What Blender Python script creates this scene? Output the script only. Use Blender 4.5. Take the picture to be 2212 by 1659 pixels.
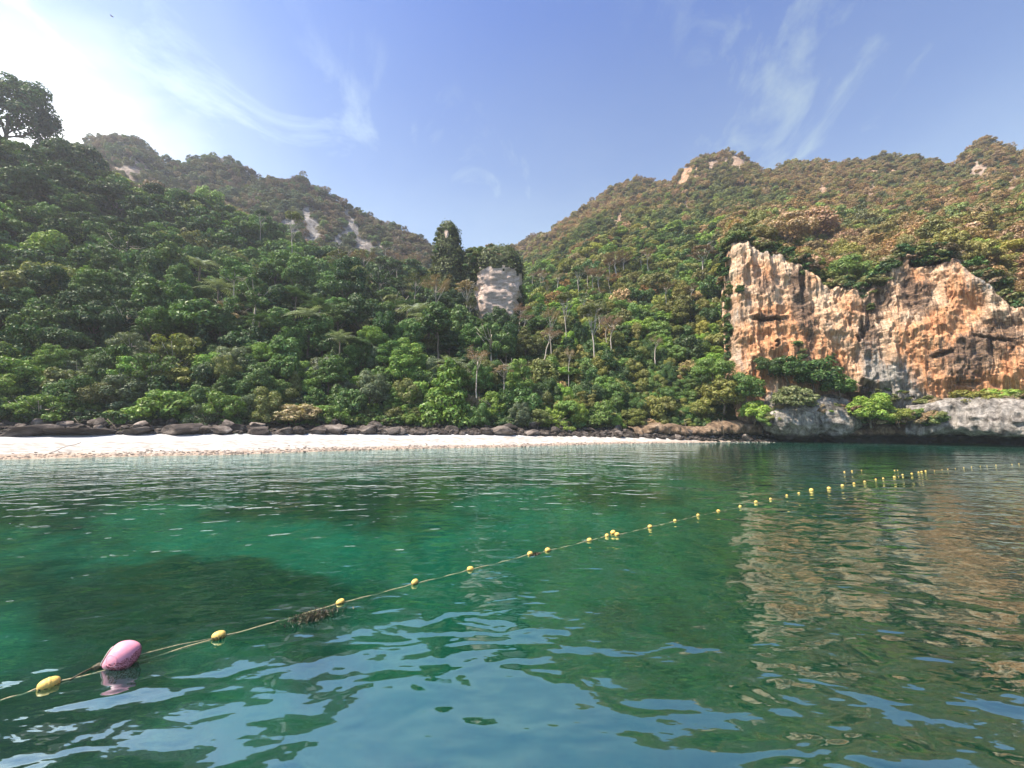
import bpy, math, random
import numpy as np

# ---------------------------------------------------------------- camera, world, sun, exposure
SC = bpy.context.scene
COL = SC.collection
for _o in list(bpy.data.objects):
    bpy.data.objects.remove(_o)

F_PX, CAM_H, PITCH = 400.0, 2.8, math.radians(6.14)
cam_data = bpy.data.cameras.new("camera")
cam_data.sensor_width = 36.0
cam_data.lens = F_PX / 1024.0 * 36.0
cam_data.clip_start = 0.1
cam_data.clip_end = 3000.0
cam = bpy.data.objects.new("camera", cam_data)
cam.location = (0.0, 0.0, CAM_H)
cam.rotation_euler = (math.pi / 2 + PITCH, 0.0, 0.0)
COL.objects.link(cam)
SC.camera = cam

SUN_AZ, SUN_EL = math.radians(-110.0), math.radians(58.0)
SUN_DIR = (math.sin(SUN_AZ) * math.cos(SUN_EL), math.cos(SUN_AZ) * math.cos(SUN_EL), math.sin(SUN_EL))
SKY_STRENGTH = 0.098
SUN_STRENGTH = 5.0
EXPOSURE = 1.2
HAZE_DENSITY = 0.00034


class NT:
    """a small helper for node trees"""
    def __init__(self, tree):
        self.t = tree
        tree.nodes.clear()

    def n(self, kind, **kw):
        node = self.t.nodes.new(kind)
        for k, v in kw.items():
            if k.startswith("i_"):
                node.inputs[k[2:].replace("_", " ")].default_value = v
            else:
                setattr(node, k, v)
        return node

    def l(self, a, b):
        self.t.links.new(a, b)

    def val(self, sock, v):
        if hasattr(v, "is_linked") or isinstance(v, bpy.types.NodeSocket):
            self.l(v, sock)
        else:
            sock.default_value = v

    def math(self, op, a, b=None, clamp=False):
        m = self.n("ShaderNodeMath", operation=op)
        m.use_clamp = clamp
        self.val(m.inputs[0], a)
        if b is not None:
            self.val(m.inputs[1], b)
        return m.outputs[0]

    def mix(self, fac, a, b, blend="MIX"):
        m = self.n("ShaderNodeMix", data_type="RGBA", blend_type=blend)
        self.val(m.inputs[0], fac)
        for s, v in ((m.inputs[6], a), (m.inputs[7], b)):
            if isinstance(v, (tuple, list)) and len(v) == 3:
                v = (*v, 1.0)
            self.val(s, v)
        return m.outputs[2]

    def noise(self, vec, scale, detail=4.0, rough=0.55, dist=0.0):
        m = self.n("ShaderNodeTexNoise")
        m.inputs["Scale"].default_value = scale
        m.inputs["Detail"].default_value = detail
        m.inputs["Roughness"].default_value = rough
        m.inputs["Distortion"].default_value = dist
        if vec is not None:
            self.l(vec, m.inputs["Vector"])
        return m.outputs["Fac"]

    def ramp(self, fac, stops):
        m = self.n("ShaderNodeValToRGB")
        e = m.color_ramp.elements
        while len(e) < len(stops):
            e.new(0.5)
        for i, (p, c) in enumerate(stops):
            e[i].position = p
            if not isinstance(c, (tuple, list)):
                c = (c, c, c)
            e[i].color = (*c[:3], 1.0)
        self.l(fac, m.inputs["Fac"])
        return m.outputs["Color"]

    def mapping(self, vec, scale=(1, 1, 1), rot=(0, 0, 0), loc=(0, 0, 0)):
        m = self.n("ShaderNodeMapping")
        m.inputs["Scale"].default_value = scale
        m.inputs["Rotation"].default_value = rot
        m.inputs["Location"].default_value = loc
        self.l(vec, m.inputs["Vector"])
        return m.outputs["Vector"]

    def bump(self, height, strength=1.0, distance=0.1, normal=None):
        m = self.n("ShaderNodeBump")
        m.inputs["Strength"].default_value = strength
        m.inputs["Distance"].default_value = distance
        self.l(height, m.inputs["Height"])
        if normal is not None:
            self.l(normal, m.inputs["Normal"])
        return m.outputs["Normal"]


def make_world():
    w = bpy.data.worlds.new("World")
    SC.world = w
    w.use_nodes = True
    k = NT(w.node_tree)
    out = k.n("ShaderNodeOutputWorld")
    bg = k.n("ShaderNodeBackground")
    sky = k.n("ShaderNodeTexSky", sky_type="NISHITA")
    sky.sun_disc = False
    sky.sun_elevation = SUN_EL
    sky.sun_rotation = SUN_AZ
    sky.altitude = 0.0
    sky.air_density = 1.0
    sky.dust_density = 1.6
    sky.ozone_density = 2.5
    tc = k.n("ShaderNodeTexCoord")
    gen = tc.outputs["Generated"]
    sep = k.n("ShaderNodeSeparateXYZ")
    k.l(gen, sep.inputs[0])
    # cirrus on a flat layer high above: direction divided by its height
    zz = k.math("ADD", k.math("MAXIMUM", sep.outputs[2], 0.0), 0.12)
    cmb = k.n("ShaderNodeCombineXYZ")
    k.l(k.math("DIVIDE", sep.outputs[0], zz), cmb.inputs[0])
    k.l(k.math("DIVIDE", sep.outputs[1], zz), cmb.inputs[1])
    lay = cmb.outputs[0]
    st = k.mapping(lay, scale=(1.5, 0.75, 1.0), rot=(0, 0, math.radians(-38)), loc=(3.1, 1.7, 0.0))
    wisps = k.noise(st, 1.9, 10.0, 0.64, 1.3)
    wm = k.ramp(wisps, [(0.44, 0.0), (0.70, 1.0)])
    place = k.ramp(k.noise(k.mapping(lay, loc=(-1.75, -0.55, 0.0)), 0.9, 1.0, 0.4), [(0.50, 0.0), (0.62, 1.0)])
    veil = k.ramp(k.noise(k.mapping(lay, scale=(0.8, 0.5, 1), loc=(7.3, 0.4, 0)), 0.7, 6.0, 0.55, 0.4), [(0.40, 0.0), (0.80, 1.0)])
    cl = k.math("MULTIPLY", k.math("MULTIPLY", wm, place), 0.8)
    cl = k.math("ADD", cl, k.math("MULTIPLY", veil, 0.16), clamp=True)
    low = k.ramp(sep.outputs[2], [(0.0, 1.0), (0.36, 0.92), (0.55, 0.45), (0.80, 0.0)])       # thin haze cloud towards the horizon
    cl = k.math("MAXIMUM", cl, k.math("MULTIPLY", low, k.math("ADD", k.math("MULTIPLY", veil, 0.6), 0.7)), clamp=True)
    # bright cloud bank low on the left, painted in for the sun's glow
    dot = k.n("ShaderNodeVectorMath", operation="DOT_PRODUCT")
    k.l(gen, dot.inputs[0])
    dot.inputs[1].default_value = (math.sin(math.radians(-56)) * math.cos(math.radians(20)), math.cos(math.radians(-56)) * math.cos(math.radians(20)), math.sin(math.radians(20)))
    bank = k.math("ADD", dot.outputs["Value"], k.math("MULTIPLY", k.math("SUBTRACT", k.noise(gen, 3.0, 6.0, 0.55, 0.3), 0.5), 0.13))
    bank = k.ramp(bank, [(0.87, 0.0), (0.945, 0.05), (0.975, 0.25), (1.0, 1.0)])
    base = k.mix(1.0, sky.outputs[0], (0.30, 0.55, 1.00), blend="MULTIPLY")
    # a cloud whitens what the sky already is: it takes its light from it
    bw = k.n("ShaderNodeRGBToBW")
    k.l(base, bw.inputs[0])
    lum = k.math("MULTIPLY", bw.outputs[0], 3.1)
    grey = k.n("ShaderNodeCombineXYZ")
    k.l(k.math("MULTIPLY", lum, 0.76), grey.inputs[0])
    k.l(lum, grey.inputs[1])
    k.l(k.math("MULTIPLY", lum, 1.22), grey.inputs[2])
    colr = k.mix(cl, base, grey.outputs[0])
    colr = k.mix(bank, colr, (10.0, 10.2, 10.4))
    k.l(colr, bg.inputs["Color"])
    bg.inputs["Strength"].default_value = SKY_STRENGTH
    k.l(bg.outputs[0], out.inputs["Surface"])


make_world()
sun_data = bpy.data.lights.new("sun", "SUN")
sun_data.energy = SUN_STRENGTH
sun_data.angle = math.radians(0.5)
sun_data.color = (1.0, 0.86, 0.70)
sun = bpy.data.objects.new("sun", sun_data)
from mathutils import Vector
sun.rotation_euler = Vector(SUN_DIR).to_track_quat("Z", "Y").to_euler()
COL.objects.link(sun)

SC.view_settings.view_transform = "Standard"
SC.view_settings.look = "None"
SC.view_settings.gamma = 1.0
SC.view_settings.use_curve_mapping = False
SC.view_settings.exposure = EXPOSURE
SC.render.engine = "CYCLES"
cy = SC.cycles
cy.use_denoising = True
try:
    cy.denoiser = "OPENIMAGEDENOISE"
    cy.denoising_input_passes = "RGB_ALBEDO_NORMAL"
except Exception:
    pass
cy.max_bounces = 8
cy.diffuse_bounces = 3
cy.glossy_bounces = 3
cy.transmission_bounces = 4
cy.transparent_max_bounces = 12
cy.volume_bounces = 1
cy.caustics_reflective = False
cy.caustics_refractive = False
cy.sample_clamp_indirect = 6.0

RNG = np.random.default_rng(20240717)
random.seed(11)

# ---------------------------------------------------------------- numeric helpers
_PERM = np.random.default_rng(5).permutation(512).astype(np.int64)


def _hash(ix, iy, iz):
    a = _PERM[ix & 511]
    b = _PERM[(a + iy) & 511]
    return _PERM[(b + iz) & 511] / 511.0 * 2.0 - 1.0


def vnoise(x, y, z=0.0):
    """smooth value noise in -1..1, arrays in, arrays out"""
    x, y, z = np.broadcast_arrays(np.asarray(x, float), np.asarray(y, float), np.asarray(z, float))
    ix, iy, iz = np.floor(x).astype(np.int64), np.floor(y).astype(np.int64), np.floor(z).astype(np.int64)
    fx, fy, fz = x - ix, y - iy, z - iz
    fx, fy, fz = (t * t * t * (t * (t * 6 - 15) + 10) for t in (fx, fy, fz))
    def L(a, b, t): return a + (b - a) * t
    c = lambda dx, dy, dz: _hash(ix + dx, iy + dy, iz + dz)
    return L(L(L(c(0, 0, 0), c(1, 0, 0), fx), L(c(0, 1, 0), c(1, 1, 0), fx), fy),
             L(L(c(0, 0, 1), c(1, 0, 1), fx), L(c(0, 1, 1), c(1, 1, 1), fx), fy), fz)


def fbm(x, y, z=0.0, octaves=4, gain=0.5):
    s, a, t = 0.0, 1.0, 0.0
    for i in range(octaves):
        s = s + a * vnoise(np.asarray(x) * 2 ** i + 17.3 * i, np.asarray(y) * 2 ** i - 9.1 * i, np.asarray(z) * 2 ** i + 3.7 * i)
        t += a
        a *= gain
    return s / t


def smooth(a, b, x):
    t = np.clip((np.asarray(x, float) - a) / (b - a), 0, 1)
    return t * t * (3 - 2 * t)


# points read off the photograph in a 2212 px wide view, set at a forward distance Y in metres
DISP = 1024.0 / 2212.0
CP, SP = math.cos(PITCH), math.sin(PITCH)


def P(dx, dy, Y):
    u = (dx * DISP - 512.0) / F_PX
    v = (384.0 - dy * DISP) / F_PX
    t = (v * CP + SP) / (CP - v * SP)
    X = Y * u * (CP + SP * t)
    return (X, Y, CAM_H + Y * t)


def on_water(dx, dy):
    v = (384.0 - dy * DISP) / F_PX
    t = (v * CP + SP) / (CP - v * SP)
    Y = -CAM_H / t
    return P(dx, dy, Y)


def to_disp(x, y, z):
    x, y, z = np.asarray(x, float), np.asarray(y, float), np.asarray(z, float) - CAM_H
    d = CP * y + SP * z
    d = np.where(d < 0.1, 0.1, d)
    return (512.0 + F_PX * x / d) / DISP, (384.0 - F_PX * (-SP * y + CP * z) / d) / DISP


# ---------------------------------------------------------------- mesh and object helpers
def mesh_np(name, V, faces, mats=(), smooth_shade=False, mat_idx=None):
    """faces: (n,3) or (n,4) int array, or a list of such arrays"""
    if not isinstance(faces, list):
        faces = [faces]
    me = bpy.data.meshes.new(name)
    V = np.ascontiguousarray(V, dtype=np.float32)
    me.vertices.add(len(V))
    me.vertices.foreach_set("co", V.ravel())
    faces = [np.asarray(f, dtype=np.int32) for f in faces if len(f)]
    loops = np.concatenate([f.ravel() for f in faces])
    tot = np.concatenate([np.full(len(f), f.shape[1], dtype=np.int32) for f in faces])
    start = np.concatenate([[0], np.cumsum(tot)[:-1]]).astype(np.int32)
    me.loops.add(len(loops))
    me.loops.foreach_set("vertex_index", loops)
    me.polygons.add(len(tot))
    me.polygons.foreach_set("loop_start", start)
    me.polygons.foreach_set("loop_total", tot)
    if mat_idx is not None:
        me.polygons.foreach_set("material_index", np.asarray(mat_idx, dtype=np.int32))
    me.update(calc_edges=True)
    for m in mats:
        me.materials.append(m)
    me.polygons.foreach_set("use_smooth", np.full(len(tot), bool(smooth_shade)))
    return me


def link(name, me, parent=None, loc=None, **props):
    o = bpy.data.objects.new(name, me)
    COL.objects.link(o)
    if parent is not None:
        o.parent = parent
    if loc is not None:
        o.location = loc
    for k, v in props.items():
        o[k] = v
    return o


def empty(name, loc, **props):
    o = bpy.data.objects.new(name, None)
    o.empty_display_size = 0.3
    COL.objects.link(o)
    o.location = loc
    for k, v in props.items():
        o[k] = v
    return o


def tube(path, radii, n=6, cap=True):
    """a tapered tube along a path: vertices and quads"""
    p = np.asarray(path, float)
    r = np.asarray(radii, float)
    m = len(p)
    t = np.gradient(p, axis=0)
    t /= np.linalg.norm(t, axis=1, keepdims=True) + 1e-9
    ref = np.where(np.abs(t[:, 2:3]) > 0.9, np.array([[1.0, 0, 0]]), np.array([[0, 0, 1.0]]))
    a = np.cross(t, ref)
    a /= np.linalg.norm(a, axis=1, keepdims=True) + 1e-9
    for i in range(1, m):                      # keep the frame from twisting
        a[i] = a[i - 1] - t[i] * np.dot(a[i - 1], t[i])
        a[i] /= np.linalg.norm(a[i]) + 1e-9
    b = np.cross(t, a)
    ang = np.linspace(0, 2 * math.pi, n, endpoint=False)
    V = p[:, None, :] + r[:, None, None] * (np.cos(ang)[None, :, None] * a[:, None, :] + np.sin(ang)[None, :, None] * b[:, None, :])
    V = V.reshape(-1, 3)
    i, j = np.meshgrid(np.arange(m - 1), np.arange(n), indexing="ij")
    q = np.stack([i * n + j, i * n + (j + 1) % n, (i + 1) * n + (j + 1) % n, (i + 1) * n + j], -1).reshape(-1, 4)
    if cap:
        V = np.concatenate([V, p[:1], p[-1:]])
        k = len(V)
        c0 = np.stack([np.full(n, k - 2), (np.arange(n) + 1) % n, np.arange(n), np.full(n, k - 2)], -1)
        base = (m - 1) * n
        c1 = np.stack([np.full(n, k - 1), base + np.arange(n), base + (np.arange(n) + 1) % n, np.full(n, k - 1)], -1)
        return V, q, np.concatenate([c0[:, :3], c1[:, :3]])
    return V, q, np.zeros((0, 3), int)


class MB:
    """collects vertices and faces of several shapes into one mesh"""
    def __init__(self):
        self.V, self.Q, self.T, self.k = [], [], [], 0

    def add(self, V, Q=None, T=None):
        self.V.append(np.asarray(V, float))
        if Q is not None and len(Q):
            self.Q.append(np.asarray(Q) + self.k)
        if T is not None and len(T):
            self.T.append(np.asarray(T) + self.k)
        self.k += len(V)
        return self

    def tube(self, path, radii, n=6):
        V, q, t = tube(path, radii, n)
        return self.add(V, q, t)

    def mesh(self, name, mats, smooth_shade=True):
        F = []
        if self.Q:
            F.append(np.concatenate(self.Q))
        if self.T:
            F.append(np.concatenate(self.T))
        return mesh_np(name, np.concatenate(self.V), F, mats, smooth_shade)


def grid_faces(nr, nc, wrap=False):
    i, j = np.meshgrid(np.arange(nr - 1), np.arange(nc if wrap else nc - 1), indexing="ij")
    j2 = (j + 1) % nc
    return np.stack([i * nc + j, i * nc + j2, (i + 1) * nc + j2, (i + 1) * nc + j], -1).reshape(-1, 4)


_ICO = {}


def ico(sub):
    if sub in _ICO:
        return _ICO[sub]
    import bmesh
    bm = bmesh.new()
    bmesh.ops.create_icosphere(bm, subdivisions=sub, radius=1.0)
    V = np.array([v.co[:] for v in bm.verts])
    T = np.array([[v.index for v in f.verts] for f in bm.faces])
    bm.free()
    _ICO[sub] = (V, T)
    return V, T


def attr_color(me, name, arr):
    a = me.attributes.new(name, "FLOAT_COLOR", "POINT")
    arr = np.asarray(arr, dtype=np.float32)
    if arr.shape[1] == 3:
        arr = np.concatenate([arr, np.ones((len(arr), 1), np.float32)], 1)
    a.data.foreach_set("color", np.ascontiguousarray(arr).ravel())


def new_mat(name):
    m = bpy.data.materials.new(name)
    m.use_nodes = True
    k = NT(m.node_tree)
    out = k.n("ShaderNodeOutputMaterial")
    return m, k, out


def principled(k, out, color, rough=0.9, normal=None, spec=0.2):
    b = k.n("ShaderNodeBsdfPrincipled")
    k.val(b.inputs["Base Color"], (*color, 1.0) if isinstance(color, tuple) and len(color) == 3 else color)
    k.val(b.inputs["Roughness"], rough)
    b.inputs["Specular IOR Level"].default_value = spec
    if normal is not None:
        k.l(normal, b.inputs["Normal"])
    k.l(b.outputs[0], out.inputs["Surface"])
    return b

# ---------------------------------------------------------------- materials of the setting
def pos(k):
    return k.n("ShaderNodeNewGeometry").outputs["Position"]


def mat_foliage(name, default=(0.05, 0.09, 0.03), translucent=0.25, gloss=0.025):
    """leaf colour comes from each plant's own tint; every leaf varies a little"""
    m, k, out = new_mat(name)
    at = k.n("ShaderNodeAttribute", attribute_type="INSTANCER", attribute_name="tint")
    isl = k.n("ShaderNodeNewGeometry").outputs["Random Per Island"]
    hsv = k.n("ShaderNodeHueSaturation")
    k.l(at.outputs["Color"], hsv.inputs["Color"])
    k.l(k.math("ADD", k.math("MULTIPLY", isl, 0.9), 0.6), hsv.inputs["Value"])
    k.l(k.math("ADD", k.math("MULTIPLY", k.math("FRACT", k.math("MULTIPLY", isl, 37.0)), 0.05), 0.475), hsv.inputs["Hue"])
    d = k.n("ShaderNodeBsdfDiffuse")
    k.l(hsv.outputs[0], d.inputs[0])
    t = k.n("ShaderNodeBsdfTranslucent")
    k.l(k.mix(1.0, hsv.outputs[0], (1.25, 1.35, 0.6), blend="MULTIPLY"), t.inputs[0])
    g = k.n("ShaderNodeBsdfGlossy")
    g.inputs["Roughness"].default_value = 0.42
    g.inputs["Color"].default_value = (0.85, 0.9, 0.85, 1)
    s1 = k.n("ShaderNodeMixShader")
    s1.inputs[0].default_value = translucent
    k.l(d.outputs[0], s1.inputs[1]); k.l(t.outputs[0], s1.inputs[2])
    s2 = k.n("ShaderNodeMixShader")
    s2.inputs[0].default_value = gloss
    k.l(s1.outputs[0], s2.inputs[1]); k.l(g.outputs[0], s2.inputs[2])
    k.l(s2.outputs[0], out.inputs["Surface"])
    return m


M_LEAF = mat_foliage("leaf")
M_TWIG_LEAF = mat_foliage("dry_leaf", translucent=0.15, gloss=0.0)


def mat_bark(name, a, b):
    m, k, out = new_mat(name)
    tc = k.n("ShaderNodeTexCoord").outputs["Object"]
    n = k.noise(k.mapping(tc, scale=(3, 3, 0.6)), 3.0, 5.0, 0.6)
    principled(k, out, k.ramp(n, [(0.3, a), (0.7, b)]), 0.9, k.bump(n, 0.5, 0.03))
    return m


M_BARK = mat_bark("bark", (0.09, 0.07, 0.05), (0.20, 0.17, 0.13))
M_PALE_BARK = mat_bark("pale_bark", (0.36, 0.31, 0.25), (0.62, 0.56, 0.48))


def mat_ground():
    m, k, out = new_mat("forest_floor")
    p = pos(k)
    n = k.noise(p, 0.9, 6.0, 0.65)
    base = k.ramp(n, [(0.3, (0.020, 0.030, 0.012)), (0.55, (0.035, 0.050, 0.018)), (0.75, (0.07, 0.06, 0.035))])
    at = k.n("ShaderNodeAttribute", attribute_name="rockmask")
    sep = k.n("ShaderNodeSeparateColor")
    k.l(at.outputs["Color"], sep.inputs[0])
    st = k.noise(k.mapping(p, scale=(0.55, 0.55, 0.10)), 1.0, 6.0, 0.62, 0.4)
    pale = k.ramp(st, [(0.32, (0.08, 0.075, 0.07)), (0.46, (0.17, 0.16, 0.15)), (0.66, (0.29, 0.28, 0.26))])
    warm = k.ramp(st, [(0.32, (0.09, 0.06, 0.04)), (0.5, (0.30, 0.18, 0.10)), (0.7, (0.40, 0.31, 0.22))])
    rock = k.mix(sep.outputs[1], pale, warm)
    col = k.mix(k.ramp(k.math("ADD", sep.outputs[0], k.math("MULTIPLY", k.math("SUBTRACT", n, 0.5), 0.8)), [(0.42, 0.0), (0.58, 1.0)]), base, rock)
    principled(k, out, col, 0.95, k.bump(st, 0.9, 0.8))
    return m


def mat_sand():
    m, k, out = new_mat("sand")
    p = pos(k)
    sep = k.n("ShaderNodeSeparateXYZ")
    k.l(p, sep.inputs[0])
    big = k.noise(p, 0.35, 4.0, 0.5)
    z = k.math("ADD", sep.outputs[2], k.math("MULTIPLY", k.math("SUBTRACT", big, 0.5), 0.35))
    fine = k.noise(p, 7.0, 4.0, 0.6)
    mott = k.noise(k.mapping(p, scale=(0.8, 1.6, 1.0)), 1.3, 5.0, 0.6)
    dry = k.ramp(fine, [(0.2, (0.37, 0.38, 0.39)), (0.8, (0.46, 0.47, 0.48))])
    damp = k.ramp(mott, [(0.38, (0.27, 0.255, 0.23)), (0.5, (0.37, 0.355, 0.33)), (0.62, (0.52, 0.51, 0.48))])
    rub = k.ramp(k.noise(p, 2.6, 6.0, 0.7), [(0.34, (0.20, 0.15, 0.11)), (0.5, (0.33, 0.26, 0.20)), (0.66, (0.48, 0.42, 0.36))])
    c = k.mix(k.ramp(z, [(0.20, 0.0), (0.42, 1.0)]), rub, damp)
    c = k.mix(k.ramp(k.math("MULTIPLY", z, 0.5), [(0.60, 0.0), (0.68, 1.0)]), c, dry)
    h = k.math("ADD", k.math("MULTIPLY", mott, 0.6), k.math("MULTIPLY", fine, 0.3))
    principled(k, out, c, 0.9, k.bump(h, 0.6, 0.15))
    return m


def mat_seabed():
    m, k, out = new_mat("seabed_sand")
    p = pos(k)
    at = k.n("ShaderNodeAttribute", attribute_name="coral")
    sep = k.n("ShaderNodeSeparateColor")
    k.l(at.outputs["Color"], sep.inputs[0])
    n = k.noise(p, 0.9, 6.0, 0.65)
    f = k.math("ADD", sep.outputs[0], k.math("MULTIPLY", k.math("SUBTRACT", n, 0.5), 1.1))
    sand = k.ramp(k.noise(p, 0.5, 4, 0.5), [(0.3, (0.25, 0.245, 0.20)), (0.7, (0.38, 0.37, 0.31))])
    coral = k.ramp(k.noise(p, 1.8, 6, 0.7), [(0.3, (0.012, 0.016, 0.010)), (0.55, (0.045, 0.040, 0.020)), (0.75, (0.13, 0.10, 0.045))])
    principled(k, out, k.mix(k.ramp(f, [(0.26, 0.0), (0.80, 1.0)]), sand, coral), 1.0)
    return m


def mat_water():
    m, k, out = new_mat("sea_water")
    p = pos(k)
    swell = k.noise(k.mapping(p, scale=(0.55, 1.0, 1), rot=(0, 0, 0.25)), 0.42, 2.0, 0.45)
    mid = k.noise(k.mapping(p, scale=(0.60, 1.0, 1), rot=(0, 0, -0.22)), 1.75, 2.0, 0.45, 0.35)
    fine = k.noise(k.mapping(p, scale=(0.6, 1.2, 1), rot=(0, 0, 0.1)), 4.2, 2.5, 0.5)
    calm = k.noise(p, 0.10, 2.0, 0.5)
    h = k.math("ADD", k.math("MULTIPLY", swell, 0.11), k.math("MULTIPLY", mid, 0.050))
    h = k.math("ADD", h, k.math("MULTIPLY", k.math("MULTIPLY", fine, 0.012), k.ramp(calm, [(0.4, 0.25), (0.65, 1.0)])))
    nrm = k.bump(h, 1.0, 1.0)
    lw = k.n("ShaderNodeLayerWeight")
    lw.inputs["Blend"].default_value = 0.5
    k.l(nrm, lw.inputs["Normal"])
    sheen = k.math("ADD", k.math("MULTIPLY", k.math("POWER", lw.outputs["Facing"], 5.0), 0.66), 0.34)
    tr = k.n("ShaderNodeBsdfTransparent")
    tr.inputs["Color"].default_value = (0.80, 1.0, 0.97, 1)
    body = k.n("ShaderNodeBsdfDiffuse")
    body.inputs["Color"].default_value = (0.000, 0.22, 0.14, 1)
    gl = k.n("ShaderNodeBsdfGlossy")
    gl.inputs["Roughness"].default_value = 0.03
    gl.inputs["Color"].default_value = (0.80, 0.98, 1.0, 1)
    k.l(nrm, gl.inputs["Normal"])
    a = k.n("ShaderNodeMixShader")
    a.inputs[0].default_value = 0.06
    k.l(tr.outputs[0], a.inputs[1]); k.l(body.outputs[0], a.inputs[2])
    b = k.n("ShaderNodeMixShader")
    k.l(sheen, b.inputs[0])
    k.l(a.outputs[0], b.inputs[1]); k.l(gl.outputs[0], b.inputs[2])
    k.l(b.outputs[0], out.inputs["Surface"])
    va = k.n("ShaderNodeVolumeAbsorption")
    va.inputs["Color"].default_value = (0.02, 0.79, 0.71, 1)
    va.inputs["Density"].default_value = 0.46
    k.l(va.outputs[0], out.inputs["Volume"])
    return m


def mat_rock(name, stops, scale=1.2, bump=0.4, vary=True, tide=False):
    m, k, out = new_mat(name)
    tc = k.n("ShaderNodeTexCoord").outputs["Object"] if vary else pos(k)
    if vary:
        oi = k.n("ShaderNodeObjectInfo")
        v = k.n("ShaderNodeVectorMath", operation="ADD")
        k.l(tc, v.inputs[0]); k.l(oi.outputs["Location"], v.inputs[1])
        tc = v.outputs[0]
    n = k.noise(tc, scale, 8.0, 0.66, 0.3)
    col = k.ramp(n, stops)
    if vary:
        col = k.mix(1.0, col, k.ramp(oi.outputs["Random"], [(0.0, 0.55), (0.7, 1.0), (1.0, 1.7)]), blend="MULTIPLY")
    f = k.noise(tc, scale * 5, 5.0, 0.65)
    if not vary:
        st = k.noise(k.mapping(tc, scale=(1, 1, 0.22)), 1.9, 6.0, 0.66, 0.4)
        col = k.mix(0.6, col, k.ramp(st, [(0.32, 0.06), (0.5, 0.5), (0.66, 0.92)]), blend="OVERLAY")
        sep = k.n("ShaderNodeSeparateXYZ")
        k.l(tc, sep.inputs[0])
        wet = k.math("ADD", sep.outputs[2], k.math("MULTIPLY", k.math("SUBTRACT", n, 0.5), 1.4))
        if tide:                                     # the black band that the tide leaves
            col = k.mix(k.ramp(k.math("MULTIPLY", wet, 0.25), [(0.28, 1.0), (0.44, 0.0)]), col, (0.030, 0.026, 0.020))
    principled(k, out, k.mix(0.35, col, k.ramp(f, [(0.3, 0.02), (0.7, 0.4)]), blend="OVERLAY"), 0.9, k.bump(k.math("ADD", n, k.math("MULTIPLY", f, 0.3)), 0.8, bump))
    return m


M_DARK_ROCK = mat_rock("dark_rock", [(0.28, (0.025, 0.020, 0.018)), (0.44, (0.075, 0.062, 0.054)), (0.56, (0.17, 0.145, 0.125)), (0.70, (0.33, 0.295, 0.26))], 0.9, 0.2)
M_BROWN_ROCK = mat_rock("brown_rock", [(0.3, (0.05, 0.032, 0.022)), (0.5, (0.20, 0.14, 0.09)), (0.7, (0.40, 0.31, 0.22))], 0.5, 0.3, vary=False, tide=True)
M_GREY_ROCK = mat_rock("grey_rock", [(0.32, (0.05, 0.045, 0.04)), (0.44, (0.19, 0.175, 0.155)), (0.56, (0.36, 0.335, 0.30)), (0.68, (0.44, 0.41, 0.37)), (0.8, (0.42, 0.32, 0.23))], 0.65, 0.8, vary=False, tide=True)


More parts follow.
